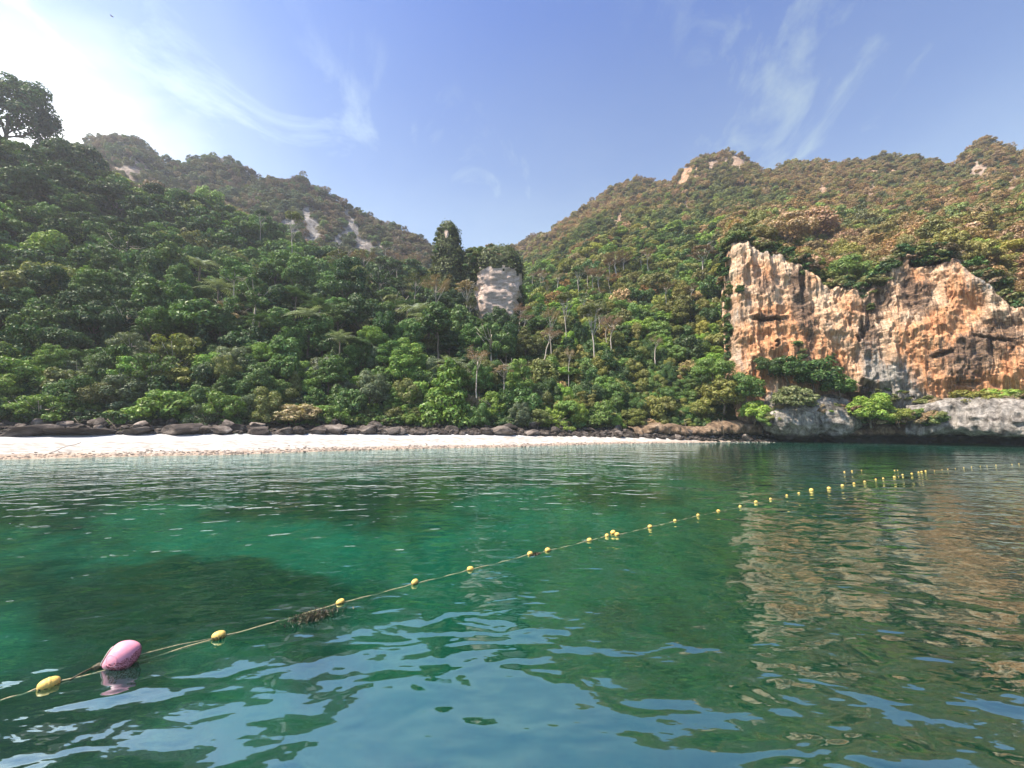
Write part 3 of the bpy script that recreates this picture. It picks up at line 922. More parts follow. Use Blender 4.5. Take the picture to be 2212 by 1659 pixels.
def build_pillar():
    Yp = 121.0
    cols = []
    # (dx of its axis, half width px of the photo view, top dy, depth radius m)
    spec = [(968, 31, 482, 5.0, 0.0), (1018, 32, 545, 5.0, 1.5), (1078, 50, 536, 6.5, 0.0)]
    nz, na = 150, 110
    mb_v, mb_f, mask, k0, nrm = [], [], [], 0, []
    for i, (dx, hw, dyt, rd, dyoff) in enumerate(spec):
        top = P(dx, dyt, Yp)
        side = P(dx + hw, 640, Yp)
        mid = P(dx, 640, Yp)
        rx = abs(side[0] - mid[0])
        zt = top[2]
        cx = P(dx, 600, Yp)[0]
        cyy = Yp + dyoff
        t = np.linspace(0, 1, nz)
        zb = 24.0
        z = zb + (zt - zb) * t
        prof = np.sqrt(np.clip(1 - np.clip((z - (zt - rx * 1.5)) / (rx * 1.5), 0, 1) ** 2.4, 0, 1))
        if i == 0:                                  # the tower tapers to a leaning tip
            prof = np.sqrt(np.clip(1 - np.clip((z - (zt - rx * 3.6)) / (rx * 3.6), 0, 1) ** 1.9, 0, 1)) * 0.96
        prof = prof * (1.0 + 0.12 * (1 - t))
        prof[-1] = 0.02
        a = np.linspace(0, 2 * math.pi, na, endpoint=False)
        Tz, Aa = np.meshgrid(z, a, indexing="ij")
        Pr = np.broadcast_to(prof[:, None], Tz.shape)
        ux, uy = np.cos(Aa), np.sin(Aa)
        if i == 2:                                   # a blunt, broken block that narrows towards its foot
            ux, uy = np.sign(ux) * np.abs(ux) ** 0.62, np.sign(uy) * np.abs(uy) ** 0.62
            Pr = Pr * (0.66 + 0.34 * smooth(0.15, 0.75, (Tz - zb) / (zt - zb)))
            Pr = Pr + 0.10 * np.round(2.5 * fbm(ux * 1.4, uy * 1.4, Tz / 4.0, 3)) / 2.5
        d = 0.9 * fbm(ux * 1.6 + i * 7, uy * 1.6, Tz / 5.0, 4) + 0.35 * vnoise(ux * 5 + i, uy * 5, Tz / 2.2) + 0.42 * fbm(ux * 4.2, uy * 4.2, (Tz + 4.0 * ux) / 1.1, 4) + (0.9 * fbm(ux * 1.1 + i * 3, uy * 1.1, Tz / 3.2 + i, 2) if i < 2 else 0)
        X = cx + ux * (rx * Pr + d * np.minimum(Pr, 1))
        Y = cyy + uy * (rd * Pr + d * np.minimum(Pr, 1))
        V = np.stack([X, Y, Tz], -1).reshape(-1, 3)
        dxx, dyy = to_disp(V[:, 0], V[:, 1], V[:, 2])
        edge = vnoise(dxx / 9, dyy / 9, 4.0) * 10
        left = np.interp(dyy, [570, 590, 640, 700, 730], [1048, 1034, 1026, 1034, 1070])
        right = np.interp(dyy, [570, 590, 640, 700, 730], [1112, 1124, 1122, 1106, 1090])
        pale = (dxx > left + edge) & (dxx < right + edge) & (dyy > 578 + edge) & (dyy < 735) & (dyy > 568 + 14 * np.abs(vnoise(dxx / 5, 0.0, 9.0))) & (V[:, 1] < Yp + 2)
        spot = (np.hypot((dxx - 1000 + 36) / 5, (dyy - 505) / 9) < 1) & (V[:, 1] < Yp)
        mask.append((pale | spot).astype(float))
        nn = np.stack([ux, uy, 0.35 + 0 * ux], -1).reshape(-1, 3)
        nrm.append(nn / np.linalg.norm(nn, axis=1, keepdims=True))
        mb_v.append(V)
        mb_f.append(grid_faces(nz, na, wrap=True) + k0)
        k0 += len(V)
    V = np.concatenate(mb_v)
    mask = np.concatenate(mask)
    me = mesh_np("rock_pillar", V, np.concatenate(mb_f), [mat_pillar()], True)
    attr_color(me, "rockmask", np.stack([mask] * 3, 1))
    link("rock_pillar", me, kind="structure", label="tall rock pillar draped in vines with a pale bare face")
    return V, mask, np.concatenate(nrm), Yp


PIL_V, PIL_MASK, PIL_N, PIL_Y = build_pillar()


# ---------------------------------------------------------------- undercut rock ledges along the right-hand shore
def ledge(name, path, profile, mat, amp, label, scale=2.0, kind="structure"):
    """profile: (metres back from the path, z) from the water up; swept along a ground path"""
    p = np.asarray(path, float)
    seg = np.hypot(*np.diff(p, axis=0).T)
    arc = np.concatenate([[0], np.cumsum(seg)])
    n = int(arc[-1] / 0.22)
    s = np.linspace(0, arc[-1], n)
    x, y = np.interp(s, arc, p[:, 0]), np.interp(s, arc, p[:, 1])
    ker = np.ones(9) / 9
    x[4:-4], y[4:-4] = np.convolve(x, ker, "valid"), np.convolve(y, ker, "valid")
    tx, ty = np.gradient(x), np.gradient(y)
    L = np.hypot(tx, ty)
    nx, ny = -ty / L, tx / L
    f = np.where(nx * x + ny * y < 0, -1, 1)
    nx, ny = nx * f, ny * f                       # away from the boat, into the land
    pr = np.asarray(profile, float)
    pa = np.concatenate([[0], np.cumsum(np.hypot(*np.diff(pr, axis=0).T))])
    m = int(pa[-1] / 0.22)
    q = np.linspace(0, pa[-1], m)
    b, z = np.interp(q, pa, pr[:, 0]), np.interp(q, pa, pr[:, 1])
    B, S = np.meshgrid(b, s, indexing="ij")
    Zz = np.broadcast_to(z[:, None], B.shape)
    d = amp * (fbm(S / scale, Zz / (scale * 0.7), 2.0, 4) + 0.5 * (1 - 2 * np.abs(vnoise(S / 1.1, Zz / 1.6, 8.0))) + 0.4 * fbm(S / 0.8, Zz / 1.0, 18.0, 3))
    B = B - d
    Zn = Zz + 0.5 * amp * fbm(S / 1.8, B / 1.8, 11.0, 4) * smooth(0.2, 1.0, Zz) + 0.9 * amp * vnoise(S / 7.0, 0.0, 5.0) * smooth(0.5, 2.5, Zz)
    V = np.stack([x[None, :] + nx[None, :] * B, y[None, :] + ny[None, :] * B, Zn], -1).reshape(-1, 3)
    me = mesh_np(name, V, grid_faces(m, n), [mat], True)
    return link(name, me, kind=kind, label=label)


ledge("rock_ledge", [P(d, 950, y)[:2] for d, y in ((1370, 74), (1430, 75.0), (1520, 77), (1600, 78.5), (1670, 79))],
      [(1.6, -0.6), (1.7, 0.35), (2.3, 0.7), (1.9, 1.25), (0.3, 1.45), (0.0, 1.9), (0.5, 2.8), (2.2, 3.3), (6.0, 3.6)], M_BROWN_ROCK, 0.75, "low brown undercut rock ledge at the end of the beach")
ledge("rock_shelf", [P(d, 950, y)[:2] for d, y in ((1960, 68.5), (2020, 66.0), (2100, 63), (2212, 58.5), (2330, 54.5), (2500, 49))],
      [(4.6, -1.0), (4.8, 0.7), (4.2, 1.3), (1.2, 1.55), (0.0, 1.95), (-0.1, 2.8), (0.5, 4.4), (1.2, 6.0), (2.4, 7.0), (6.0, 7.6)], M_GREY_ROCK, 1.0, "pale grey rock shelf with a dark undercut at the waterline", 3.0)
ledge("shore_rock", [P(d, 955, y)[:2] for d, y in ((1640, 79), (1700, 77), (1760, 75.5), (1850, 73), (1950, 69.5), (2030, 67))],
      [(2.2, -0.8), (2.4, 0.5), (2.0, 1.1), (0.6, 1.3), (0.2, 1.7), (1.2, 2.6), (3.5, 3.4), (7.5, 4.6)], M_BROWN_ROCK, 0.7, "dark brown undercut rock along the cliff foot")


# ---------------------------------------------------------------- boulders
def rock_mesh(name, seed, mat, sub=3, cuts=9, rough=0.12):
    rg = np.random.default_rng(seed)
    V, T = ico(sub)
    V = V.copy()
    for _ in range(cuts):                        # flat broken faces
        n = rg.normal(size=3)
        n /= np.linalg.norm(n)
        d = rg.uniform(0.42, 0.85)
        h = V @ n
        V -= np.outer(np.maximum(h - d, 0), n)
    V += V * (rough * fbm(V[:, 0] * 1.7 + seed, V[:, 1] * 1.7, V[:, 2] * 1.7, 4))[:, None]
    return mesh_np(name, V, T, [mat], False)


M_TAN_STONE = mat_rock("tan_stone", [(0.3, (0.22, 0.18, 0.15)), (0.5, (0.36, 0.31, 0.26)), (0.7, (0.50, 0.46, 0.41))], 0.8, 0.1, vary=False)


def build_boulders():
    rg = np.random.default_rng(77)
    dark = [rock_mesh("dark_boulder", i, M_DARK_ROCK) for i in range(9)]
    got = []
    # hand-read large ones: (dx, dy of the foot, width px, height px, words)
    big = [(55, 934, 120, 24, "long flat black rock at the far end of the beach bank"), (165, 939, 130, 18, "low black slab of rock with white lichen spots on its top"), (215, 931, 46, 13, "small dark rock behind the low black slab"),
           (392, 938, 92, 26, "rounded black boulder lying alone on the upper beach"), (565, 938, 52, 22, "grey angular boulder at the top of the white sand"), (610, 934, 44, 18, "tilted brown slab of rock leaning on rubble"),
           (640, 937, 40, 18, "brown blocky rock beside the tilted slab"), (722, 938, 62, 26, "square grey block of rock at the top of the sand"), (690, 930, 44, 16, "brown flat rock behind the square grey block"), (790, 934, 42, 18, "dark brown rock right of the square grey block"),
           (845, 935, 50, 18, "wide dark rock under overhanging leaves"), (905, 935, 34, 14, "small brown rock under the pointed bright green tree"), (1080, 936, 60, 20, "pale grey flat rock at the middle of the bank"), (1050, 932, 34, 15, "small grey rock beside the pale flat rock"),
           (1150, 938, 46, 14, "flat brown rock where the bank gets low"), (300, 932, 60, 20, "black rock under the leaning roots"), (480, 936, 54, 18, "dark grey rock half buried in the sand edge"), (440, 930, 44, 18, "black rock behind the rounded boulder")]
    for dx, dy, w, h, words in big:
        az = math.atan2(P(dx, dy, 60)[0], 60)
        R, Z = layers(np.array([az]))
        r = float(R[2][0] + 0.9)
        x, y = r * math.sin(az), r * math.cos(az)
        got.append((x, y, w, h, words, None))
    for i in range(205):
        dx = rg.uniform(-30, 1640)
        az = math.atan2(P(dx, 930, 60)[0], 60)
        R, Z = layers(np.array([az]))
        t = rg.uniform(-0.02, 0.98)
        r = float(R[2][0] + (R[3][0] - R[2][0]) * t + rg.uniform(0.2, 0.8))
        x, y = r * math.sin(az), r * math.cos(az)
        w = (9 + 36 * rg.uniform() ** 2.0) * (1.0 if dx < 1250 else 0.75)
        got.append((x, y, w, w * rg.uniform(0.38, 0.68), None, dx))
    out = []
    for i, (x, y, w, h, words, dx) in enumerate(got):
        z = float(height(x, y))
        sx = w * DISP * y / F_PX / 2
        sz = h * DISP * y / F_PX / 1.5
        o = link("boulder", dark[int(rg.integers(len(dark)))], category="boulder", group="boulders along the top of the beach")
        o.location = (x, y, z + sz * 0.35)
        o.scale = (sx, sx * rg.uniform(0.7, 1.0), sz)
        o.rotation_euler = (rg.uniform(-0.25, 0.25), rg.uniform(-0.25, 0.25), rg.uniform(-0.4, 0.4) if words else rg.uniform(0, 6.28))
        if words:
            o["label"] = words
        out.append((o, words is None))
    return out


BOULDERS = build_boulders()


def build_big_boulder():
    V, T = ico(6)
    V = V.copy()
    c = np.array(P(1752, 915, 76.5))
    a = np.abs(np.array(P(1850, 915, 76.5)) - c)[0]
    hz = 3.9
    W = V * np.array([a * 0.98, 5.0, hz])
    d = 0.75 * fbm(W[:, 0] / 3.4, W[:, 1] / 3.4, W[:, 2] / 3.0, 4) + 0.42 * (1 - 2 * np.abs(vnoise(W[:, 0] / 1.3, W[:, 1] / 1.3, W[:, 2] / 2.0))) + 0.30 * fbm(W[:, 0] / 0.7, W[:, 1] / 0.7, W[:, 2] / 0.6, 3)
    d += 0.9 * np.exp(-((W[:, 0] - 3.6) / 2.6) ** 2) + 0.7 * np.exp(-((W[:, 0] + 4.8) / 2.4) ** 2) - 0.5 * np.exp(-(W[:, 0] / 1.6) ** 2)
    W = W + V * d[:, None]
    W[:, 2] += np.where(W[:, 2] < -1.5, 0.35 * fbm(W[:, 0] / 2.0, W[:, 1] / 2.0, 3.0, 3), 0)
    me = mesh_np("grey_boulder", W, T, [M_GREY_ROCK], True)
    o = link("boulder", me, loc=(c[0], c[1] + 0.6, 4.4), category="boulder", label="huge pale grey boulder with an undercut foot below the orange cliff", group="boulders along the top of the beach")


build_big_boulder()


def build_rubble():
    """stones too small to pick apart: on the bank under the trees and along the waterline"""
    rg = np.random.default_rng(31)
    V0, T0 = ico(1)
    for name, n, lo, hi, band, mat in (("rubble", 3600, 0.10, 0.42, (2, 3), M_DARK_ROCK), ("beach_rubble", 1500, 0.04, 0.13, (1, 2), M_TAN_STONE)):
        az = np.radians(rg.uniform(-53, 33, n))
        R, Z = layers(az)
        t = rg.uniform(0, 1, n) if band[0] == 2 else np.clip(np.abs(rg.normal(0, 0.10, n)) + 0.02, 0, 0.7)
        r = R[band[0]] + (R[band[1]] - R[band[0]]) * t + (0.4 if band[0] == 2 else 0)
        x, y = r * np.sin(az), r * np.cos(az)
        z = height(x, y)
        s = rg.uniform(lo, hi, n) * (0.8 + y / 130)
        J = V0[None] * (1 + 0.35 * rg.normal(size=(n, len(V0), 1)) * 0.6)
        V = J * s[:, None, None] * np.array([1.2, 1.0, 0.65]) + np.stack([x, y, z + 0.15 * s], 1)[:, None, :]
        T = (T0[None] + (np.arange(n) * len(V0))[:, None, None]).reshape(-1, 3)
        link(name, mesh_np(name, V.reshape(-1, 3), T, [mat]), kind="stuff", label="small broken stones")


build_rubble()

# ---------------------------------------------------------------- plants: one shape each, reused
def leaves(C, N, size, rg, droop=0.0, aspect=0.62):
    """one diamond-shaped leaf spray at each point C, facing roughly along N"""
    n = len(C)
    N = N / (np.linalg.norm(N, axis=1, keepdims=True) + 1e-9) + rg.normal(0, 0.30, (n, 3))
    N /= np.linalg.norm(N, axis=1, keepdims=True) + 1e-9
    a = rg.normal(size=(n, 3))
    a[:, 2] -= droop
    a -= N * np.sum(a * N, 1, keepdims=True)
    a /= np.linalg.norm(a, axis=1, keepdims=True) + 1e-9
    b = np.cross(N, a)
    s = size * rg.uniform(0.55, 1.35, (n, 1))
    V = np.stack([C + a * s, C + b * s * aspect - a * s * 0.1 + N * s * 0.12, C - a * s, C - b * s * aspect + a * s * 0.1 + N * s * 0.12], 1)
    return V.reshape(-1, 3), np.arange(4 * n).reshape(-1, 4)


def lobes_crown(name, lobes, n, size, seed, mat=None, droop=0.0, fill=0.06):
    """foliage held on the skins of many lobes (cx, cy, cz, r)"""
    rg = np.random.default_rng(seed)
    L = np.array(lobes, float)
    w = L[:, 3] ** 2
    pick = rg.choice(len(L), n, p=w / w.sum())
    D = rg.normal(size=(n, 3))
    D[:, 2] = D[:, 2] * 0.9 + 0.35
    D /= np.linalg.norm(D, axis=1, keepdims=True)
    inner = rg.uniform(size=n) < fill
    rad = np.where(inner, rg.uniform(0.3, 0.8, n), rg.uniform(0.84, 1.10, n)) * L[pick, 3]
    bump = 1 + 0.22 * vnoise(D[:, 0] * 3.1 + pick * 1.7, D[:, 1] * 3.1, D[:, 2] * 3.1)
    sq = np.array([1.0, 1.0, 0.74])
    C = L[pick, :3] + D * (rad * bump)[:, None] * sq
    V, Q = leaves(C, D + np.array([0, 0, 0.25]), size, rg, droop)
    return mesh_np(name, V, Q, [mat or M_LEAF])


def dome_lobes(seed, n=22, flat=0.75, spread=0.78, lo=0.15, hi=0.33, top=0.0):
    n = int(n * 1.55)
    rg = np.random.default_rng(seed)
    out = [(0, 0, 0.05, 0.5)]
    for i in range(n):
        th = i * 2.39996 + rg.uniform(-0.4, 0.4)
        h = rg.uniform(-0.28, 0.85)
        rr = spread * math.sqrt(max(0.05, 1 - max(h, 0) ** 1.6)) * rg.uniform(0.72, 1.1)
        out.append((rr * math.cos(th), rr * math.sin(th), h * flat + top * rg.uniform(0, 1), rg.uniform(lo, hi)))
    return out


def cone_lobes(seed):
    rg = np.random.default_rng(seed)
    out = []
    for i in range(34):
        h = (i + rg.uniform()) / 34
        rr = (1 - h) ** 0.75 * 0.78
        th = i * 2.39996
        out.append((rr * math.cos(th), rr * math.sin(th), -0.75 + 2.3 * h, 0.36 * (1 - 0.62 * h)))
    return out


def tier_lobes(seed, tiers=4):
    rg = np.random.default_rng(seed)
    out = []
    for t in range(tiers):
        z = -0.5 + t * 1.25 / tiers
        rad = 1.05 - 0.55 * t / tiers + rg.uniform(-0.15, 0.15)
        for i in range(9):
            th = rg.uniform(0, 6.28)
            rr = rad * math.sqrt(rg.uniform(0.08, 1))
            out.append((rr * math.cos(th), rr * math.sin(th), z + rg.uniform(-0.05, 0.05) - 0.08 * rr, rg.uniform(0.16, 0.27)))
    return out


def column_lobes(seed):
    rg = np.random.default_rng(seed)
    out = [(0, 0, 1.5, 0.55), (0.25, 0.1, 1.2, 0.5), (-0.25, -0.1, 1.25, 0.45)]
    for i in range(26):
        z = -1.7 + 3.2 * i / 26
        th = rg.uniform(0, 6.28)
        rr = 0.34 + 0.14 * math.sin(i * 1.1)
        out.append((rr * math.cos(th), rr * math.sin(th), z, rg.uniform(0.26, 0.42)))
    return out


def limbs_mesh(name, height, spread, seed, mat, n=6, r0=0.035):
    """trunk from the foot up to the crown, with limbs reaching into it (unit crown radius, foot at z = -height)"""
    rg = np.random.default_rng(seed)
    mb = MB()
    k = 7
    wob = np.cumsum(rg.normal(0, 0.03, (k, 2)), 0)
    zz = np.linspace(-height - 0.5, 0.1, k)
    path = np.stack([wob[:, 0], wob[:, 1], zz], 1)
    mb.tube(path, np.linspace(r0 * 1.5, r0 * 0.7, k) * height ** 0.5, 7)
    for i in range(n):
        th = i * 2.4 + rg.uniform(-0.4, 0.4)
        st = path[-1] + np.array([0, 0, -rg.uniform(0.2, 0.8) * min(1, height)])
        en = np.array([math.cos(th) * spread, math.sin(th) * spread, rg.uniform(-0.1, 0.5)])
        mid = st * 0.5 + en * 0.5 + np.array([0, 0, -0.08])
        mb.tube([st, mid, en], [r0 * 0.7, r0 * 0.5, r0 * 0.2], 5)
    return mb.mesh(name, [mat])


PROTO = {}          # kind -> list of (crown mesh, trunk mesh, foot depth below crown centre in crown radii)
PROTO["domed"] = [(lobes_crown("domed_crown", dome_lobes(s, 20 + 3 * (s % 3), 0.62 + 0.12 * (s % 4)), (4200, 7600)[s % 2], (0.066, 0.044)[s % 2], s), limbs_mesh("trunk", 1.25, 0.6, s, M_BARK), 1.2) for s in range(1, 7)]
PROTO["tall domed"] = [(lobes_crown("tall_crown", dome_lobes(s, 26, 1.15, 0.66, 0.15, 0.30, 0.25), (4800, 8000)[s % 2], (0.064, 0.044)[s % 2], s), limbs_mesh("trunk", 1.7, 0.5, s, M_BARK), 1.6) for s in (21, 22, 23)]
PROTO["pointed"] = [(lobes_crown("pointed_crown", cone_lobes(s), 7000, 0.055, s), limbs_mesh("trunk", 1.1, 0.4, s, M_BARK), 1.05) for s in (31, 32)]
PROTO["flat tiered"] = [(lobes_crown("tiered_crown", tier_lobes(s, 3 + s % 2), 4800, 0.046, s, fill=0.2), limbs_mesh("trunk", 1.6, 0.85, s, M_PALE_BARK, 11, 0.03), 1.5) for s in (41, 42, 43)]
PROTO["vine-draped"] = [(lobes_crown("draped_crown", column_lobes(s), 6000, 0.06, s, droop=1.2), limbs_mesh("trunk", 2.0, 0.3, s, M_BARK, 3), 1.7) for s in (51, 52)]


def bare_tree(seed, dens):
    """tall pale trunk, limbs that spread into a flat vase and thin twigs; height 1 = foot to top"""
    rg = np.random.default_rng(seed)
    tr, tw = MB(), MB()
    k = 9
    bend = rg.normal(0, 0.012, (k, 2)).cumsum(0)
    z = np.concatenate([[-0.7], np.linspace(-0.05, 0.66, k - 1)])
    path = np.stack([bend[:, 0], bend[:, 1], z], 1)
    tr.tube(path, np.linspace(0.0195, 0.0115, k), 7)
    tips = []
    for i in range(9):
        th = i * 2.4 + rg.uniform(-0.3, 0.3)
        sp = rg.uniform(0.10, 0.30)
        st = path[-1 - (i % 3)]
        en = np.array([math.cos(th) * sp, math.sin(th) * sp, rg.uniform(0.80, 0.98) - 0.25 * sp])
        mid = st * 0.45 + en * 0.55 + np.array([0, 0, -0.035])
        tr.tube([st, mid, en], [0.0082, 0.0054, 0.0024], 5)
        for j in range(5):
            t = rg.uniform(0.35, 1.0)
            b = mid * (1 - t) + en * t
            e2 = b + np.array([math.cos(th + rg.uniform(-1.2, 1.2)) * 0.11, math.sin(th + rg.uniform(-1.2, 1.2)) * 0.11, rg.uniform(-0.01, 0.07)])
            tr.tube([b, (b + e2) / 2 + rg.normal(0, 0.006, 3), e2], [0.0042, 0.0030, 0.0015], 4)
            tips += [b, (b + e2) / 2, e2, e2]
    tips = np.array(tips)
    n = int(3200 * dens)
    C = tips[rg.integers(len(tips), size=n)] + rg.normal(0, 1, (n, 3)) * np.array([0.034, 0.034, 0.014])
    V, Q = leaves(C, np.tile([[0, 0, 1.0]], (n, 1)), 0.0150, rg, aspect=0.30)
    return (tr.mesh("pale_trunk", [M_PALE_BARK]), mesh_np("sparse_crown", V, Q, [M_TWIG_LEAF]))


BARE = [bare_tree(60 + i, d) for i, d in enumerate((0.7, 1.0, 1.4, 2.6, 3.4))]


def palm(seed):
    rg = np.random.default_rng(seed)
    tr, V, Q, k = MB(), [], [], 0
    tr.tube([(0, 0, -3.2), (0.03, 0.0, -0.4), (0.0, 0.02, 0.1)], [0.06, 0.05, 0.045], 7)
    for i in range(22):
        th = i * 2.39996
        el = rg.uniform(0.45, 1.45)
        m = 12
        t = np.linspace(0, 1, m)
        out = np.array([math.cos(th), math.sin(th), 0])
        reach = t * math.cos(el) + 0.35 * t ** 2
        rise = t * math.sin(el) - (0.30 + 0.45 * math.cos(el)) * t ** 2.4
        sp = out[None] * reach[:, None] + np.array([[0, 0, 1.0]]) * rise[:, None] + np.array([0, 0, 0.1])
        side = np.array([-math.sin(th), math.cos(th), 0])
        for j in range(1, m):
            for sgn in (-1, 1):
                w = 0.24 * math.sin(math.pi * min(1, t[j] * 0.9 + 0.08))
                base = sp[j]
                tip = base + side * sgn * w + (sp[j] - sp[j - 1]) * 1.3 + np.array([0, 0, -0.35 * w])
                wd = (sp[j] - sp[j - 1]) * 0.34
                V += [base - wd, base + wd, tip + wd * 0.2, tip - wd * 0.2]
                Q.append([k, k + 1, k + 2, k + 3])
                k += 4
    return tr.mesh("palm_trunk", [M_BARK]), mesh_np("fronds", np.array(V), np.array(Q), [M_LEAF])


PALMS = [palm(81), palm(82), palm(83)]

# lighter shapes for the far forest and for shrubs
FAR = [lobes_crown("far_crown", dome_lobes(s, 15, 0.7 + 0.16 * (s % 3)), 2300, 0.070, s) for s in range(101, 107)]
SHRUB = [lobes_crown("shrub", dome_lobes(s, 12, 0.55), 1300, 0.10, s) for s in range(121, 125)]
WISPY = [lobes_crown("wispy_crown", dome_lobes(s, 14, 0.8), 800, 0.075, s, mat=M_TWIG_LEAF, fill=0.4) for s in (131, 132)]

TINTS = {  # leaf colours
    "dark green": (0.045, 0.092, 0.030), "mid green": (0.092, 0.166, 0.047), "bright green": (0.155, 0.250, 0.050), "olive green": (0.150, 0.170, 0.055),
    "yellowish green": (0.215, 0.235, 0.060), "grey-green": (0.130, 0.165, 0.092), "brownish": (0.205, 0.145, 0.080), "reddish brown": (0.265, 0.190, 0.140), "pale brown": (0.30, 0.235, 0.145),
}
TNAMES = list(TINTS)

# ---------------------------------------------------------------- where the trees stand
PILLAR_C = [P(d, 640, PIL_Y)[0] for d in (968, 1015, 1060, 1100)]
FACE_DX = (1020, 1135)


def scatter():
    rg = np.random.default_rng(404)
    n = 60000
    az = np.radians(rg.uniform(-60, 58, n))
    R, Z = layers(az)
    rmax = R[8] + 14
    r = np.sqrt(rg.uniform(0, 1, n) * (rmax ** 2 - R[3] ** 2) + R[3] ** 2)
    r = np.where(rg.uniform(size=n) < 0.22, R[3] + rg.uniform(-1.0, 14, n), r)
    x, y = r * np.sin(az), r * np.cos(az)
    order = np.argsort(r)
    ra = rock_amount(x, y, height(x, y))[0]
    dx0, _ = to_disp(x, y, height(x, y))
    cell, placed, out = 3.0, {}, []
    for i in order:
        left = dx0[i] < 1180
        d = math.hypot(x[i], y[i])
        base = 3.5 + 0.8 * rg.uniform(-1, 1) if d < R[6][i] + 4 else 2.7 + 0.6 * rg.uniform(-1, 1)
        if not left:
            base *= 0.78
        if d < R[3][i] + 14:
            base *= 0.92
        if d > R[6][i] + 20:
            base *= 0.82
        gap = base * (0.86 if d < R[6][i] else 0.76)
        if ra[i] > 0.62:
            continue
        if d < R[3][i] + 1.5:
            base *= 0.8
        if any(abs(x[i] - px) < 6.5 for px in PILLAR_C) and 113.5 < y[i] < 128:
            continue
        if dx0[i] > 1560 and d < R[5][i] + 0.5:          # the cliff and its foot
            continue
        gx, gy = int(x[i] // cell), int(y[i] // cell)
        ok = True
        for ax in (-2, -1, 0, 1, 2):
            for ay in (-2, -1, 0, 1, 2):
                for (qx, qy, qg) in placed.get((gx + ax, gy + ay), ()):
                    if (qx - x[i]) ** 2 + (qy - y[i]) ** 2 < (0.5 * (gap + qg)) ** 2:
                        ok = False
                        break
                if not ok:
                    break
            if not ok:
                break
        if ok:
            placed.setdefault((gx, gy), []).append((x[i], y[i], gap))
            out.append((x[i], y[i], base))
    return np.array(out)


SPOTS = scatter()
SPOT_Z = height(SPOTS[:, 0], SPOTS[:, 1])
SPOT_DX, SPOT_DY = to_disp(SPOTS[:, 0], SPOTS[:, 1], SPOT_Z + SPOTS[:, 2] * 1.1)
DIST = np.hypot(SPOTS[:, 0], SPOTS[:, 1])


def tone_at(dx, dy, x, y, rg):
    """which leaf colour is common where in the bay"""
    u = rg.uniform()
    patch = float(vnoise(x / 22.0, y / 22.0, 31.0))
    az = math.atan2(x, y)
    R, _ = layers(np.array([az]))
    d = math.hypot(x, y)
    up = float(np.clip((d - R[6][0]) / (R[8][0] - R[6][0]), 0, 1))
    if dx > 1560 and dy < 660:                          # dry scrub over the cliff
        dry = 0.52 + 0.5 * patch
    elif up > 0:
        dry = 0.16 + 0.62 * up + 0.55 * patch - (0.18 if dx < 1000 else 0.0)
    else:
        dry = 0.015 + 0.04 * (patch > 0.3) + (0.03 if dx > 1150 else 0)
    if u < dry:
        return rg.choice(["brownish", "brownish", "reddish brown", "olive green", "pale brown"] if up > 0 or dx > 1560 else ["olive green", "yellowish green", "grey-green"] if dx < 1150 else ["brownish", "pale brown", "olive green"])
    u = rg.uniform() + 0.25 * patch
    if dx < 1130 and d < R[6][0]:
        low = d < R[3][0] + 12
        if low:
            return "bright green" if u > 0.72 else "mid green" if u > 0.35 else "olive green" if u > 0.22 else "grey-green" if u > 0.12 else "dark green"
        return "bright green" if u > 0.93 else "mid green" if u > 0.46 else "olive green" if u > 0.40 else "dark green"
    return "yellowish green" if u > 0.93 else "bright green" if u > 0.74 else "olive green" if u > 0.42 else "mid green" if u > 0.18 else "dark green"


SUNNY = (1.30, 1.20, 1.02)      # sunlit brightness and warmth put into leaf tints of the dry right-hand slopes


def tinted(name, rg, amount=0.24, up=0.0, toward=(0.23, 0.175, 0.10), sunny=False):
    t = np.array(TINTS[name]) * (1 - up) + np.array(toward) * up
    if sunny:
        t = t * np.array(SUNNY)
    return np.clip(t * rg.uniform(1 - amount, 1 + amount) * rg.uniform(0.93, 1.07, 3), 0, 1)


THINGS = []          # (object, kind, descriptors...) for the labels that follow at the end


def tree_thing(kind, proto, x, y, z, R, tone, rg, words=None, zs=1.0, name=None, tint=None, foot=None):
    crown, trunk, ft = proto
    ft = (foot or ft)
    t = empty(name or "jungle_tree", (x, y, z), category="tree", group="jungle trees on the slopes")
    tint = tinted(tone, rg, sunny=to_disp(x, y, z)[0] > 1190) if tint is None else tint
    rot = rg.uniform(0, 6.28)
    c = link("crown", crown, t)
    c.location = (0, 0, ft * R * 0.92)
    c.scale = (R * rg.uniform(0.85, 1.1), R * rg.uniform(0.9, 1.1), R * zs)
    c.rotation_euler = (rg.uniform(-0.12, 0.12), rg.uniform(-0.12, 0.12), rot)
    c["tint"] = [float(v) for v in tint]
    b = link("trunk", trunk, t)
    b.location = c.location
    b.scale = (R, R, R * min(1.0, ft / proto[2]))
    b.rotation_euler = (0, 0, rot)
    THINGS.append(dict(o=t, kind=kind, tone=tone, R=R, top=z + ft * R + 0.5 * R, words=words))
    return t


# ---------------------------------------------------------------- tall pale-trunked trees and palms, read off the photograph one by one
def c3(x, y): return ((1000 + x / 2.212) / 1.8227, (700 + y / 2.212) / 1.8227)
def c5(x, y): return ((1900 + x / 2.011) / 1.8227, (700 + y / 2.011) / 1.8227)
def c4(x, y): return ((1000 + x / 2.212) / 1.8227, (1250 + y / 2.212) / 1.8227)


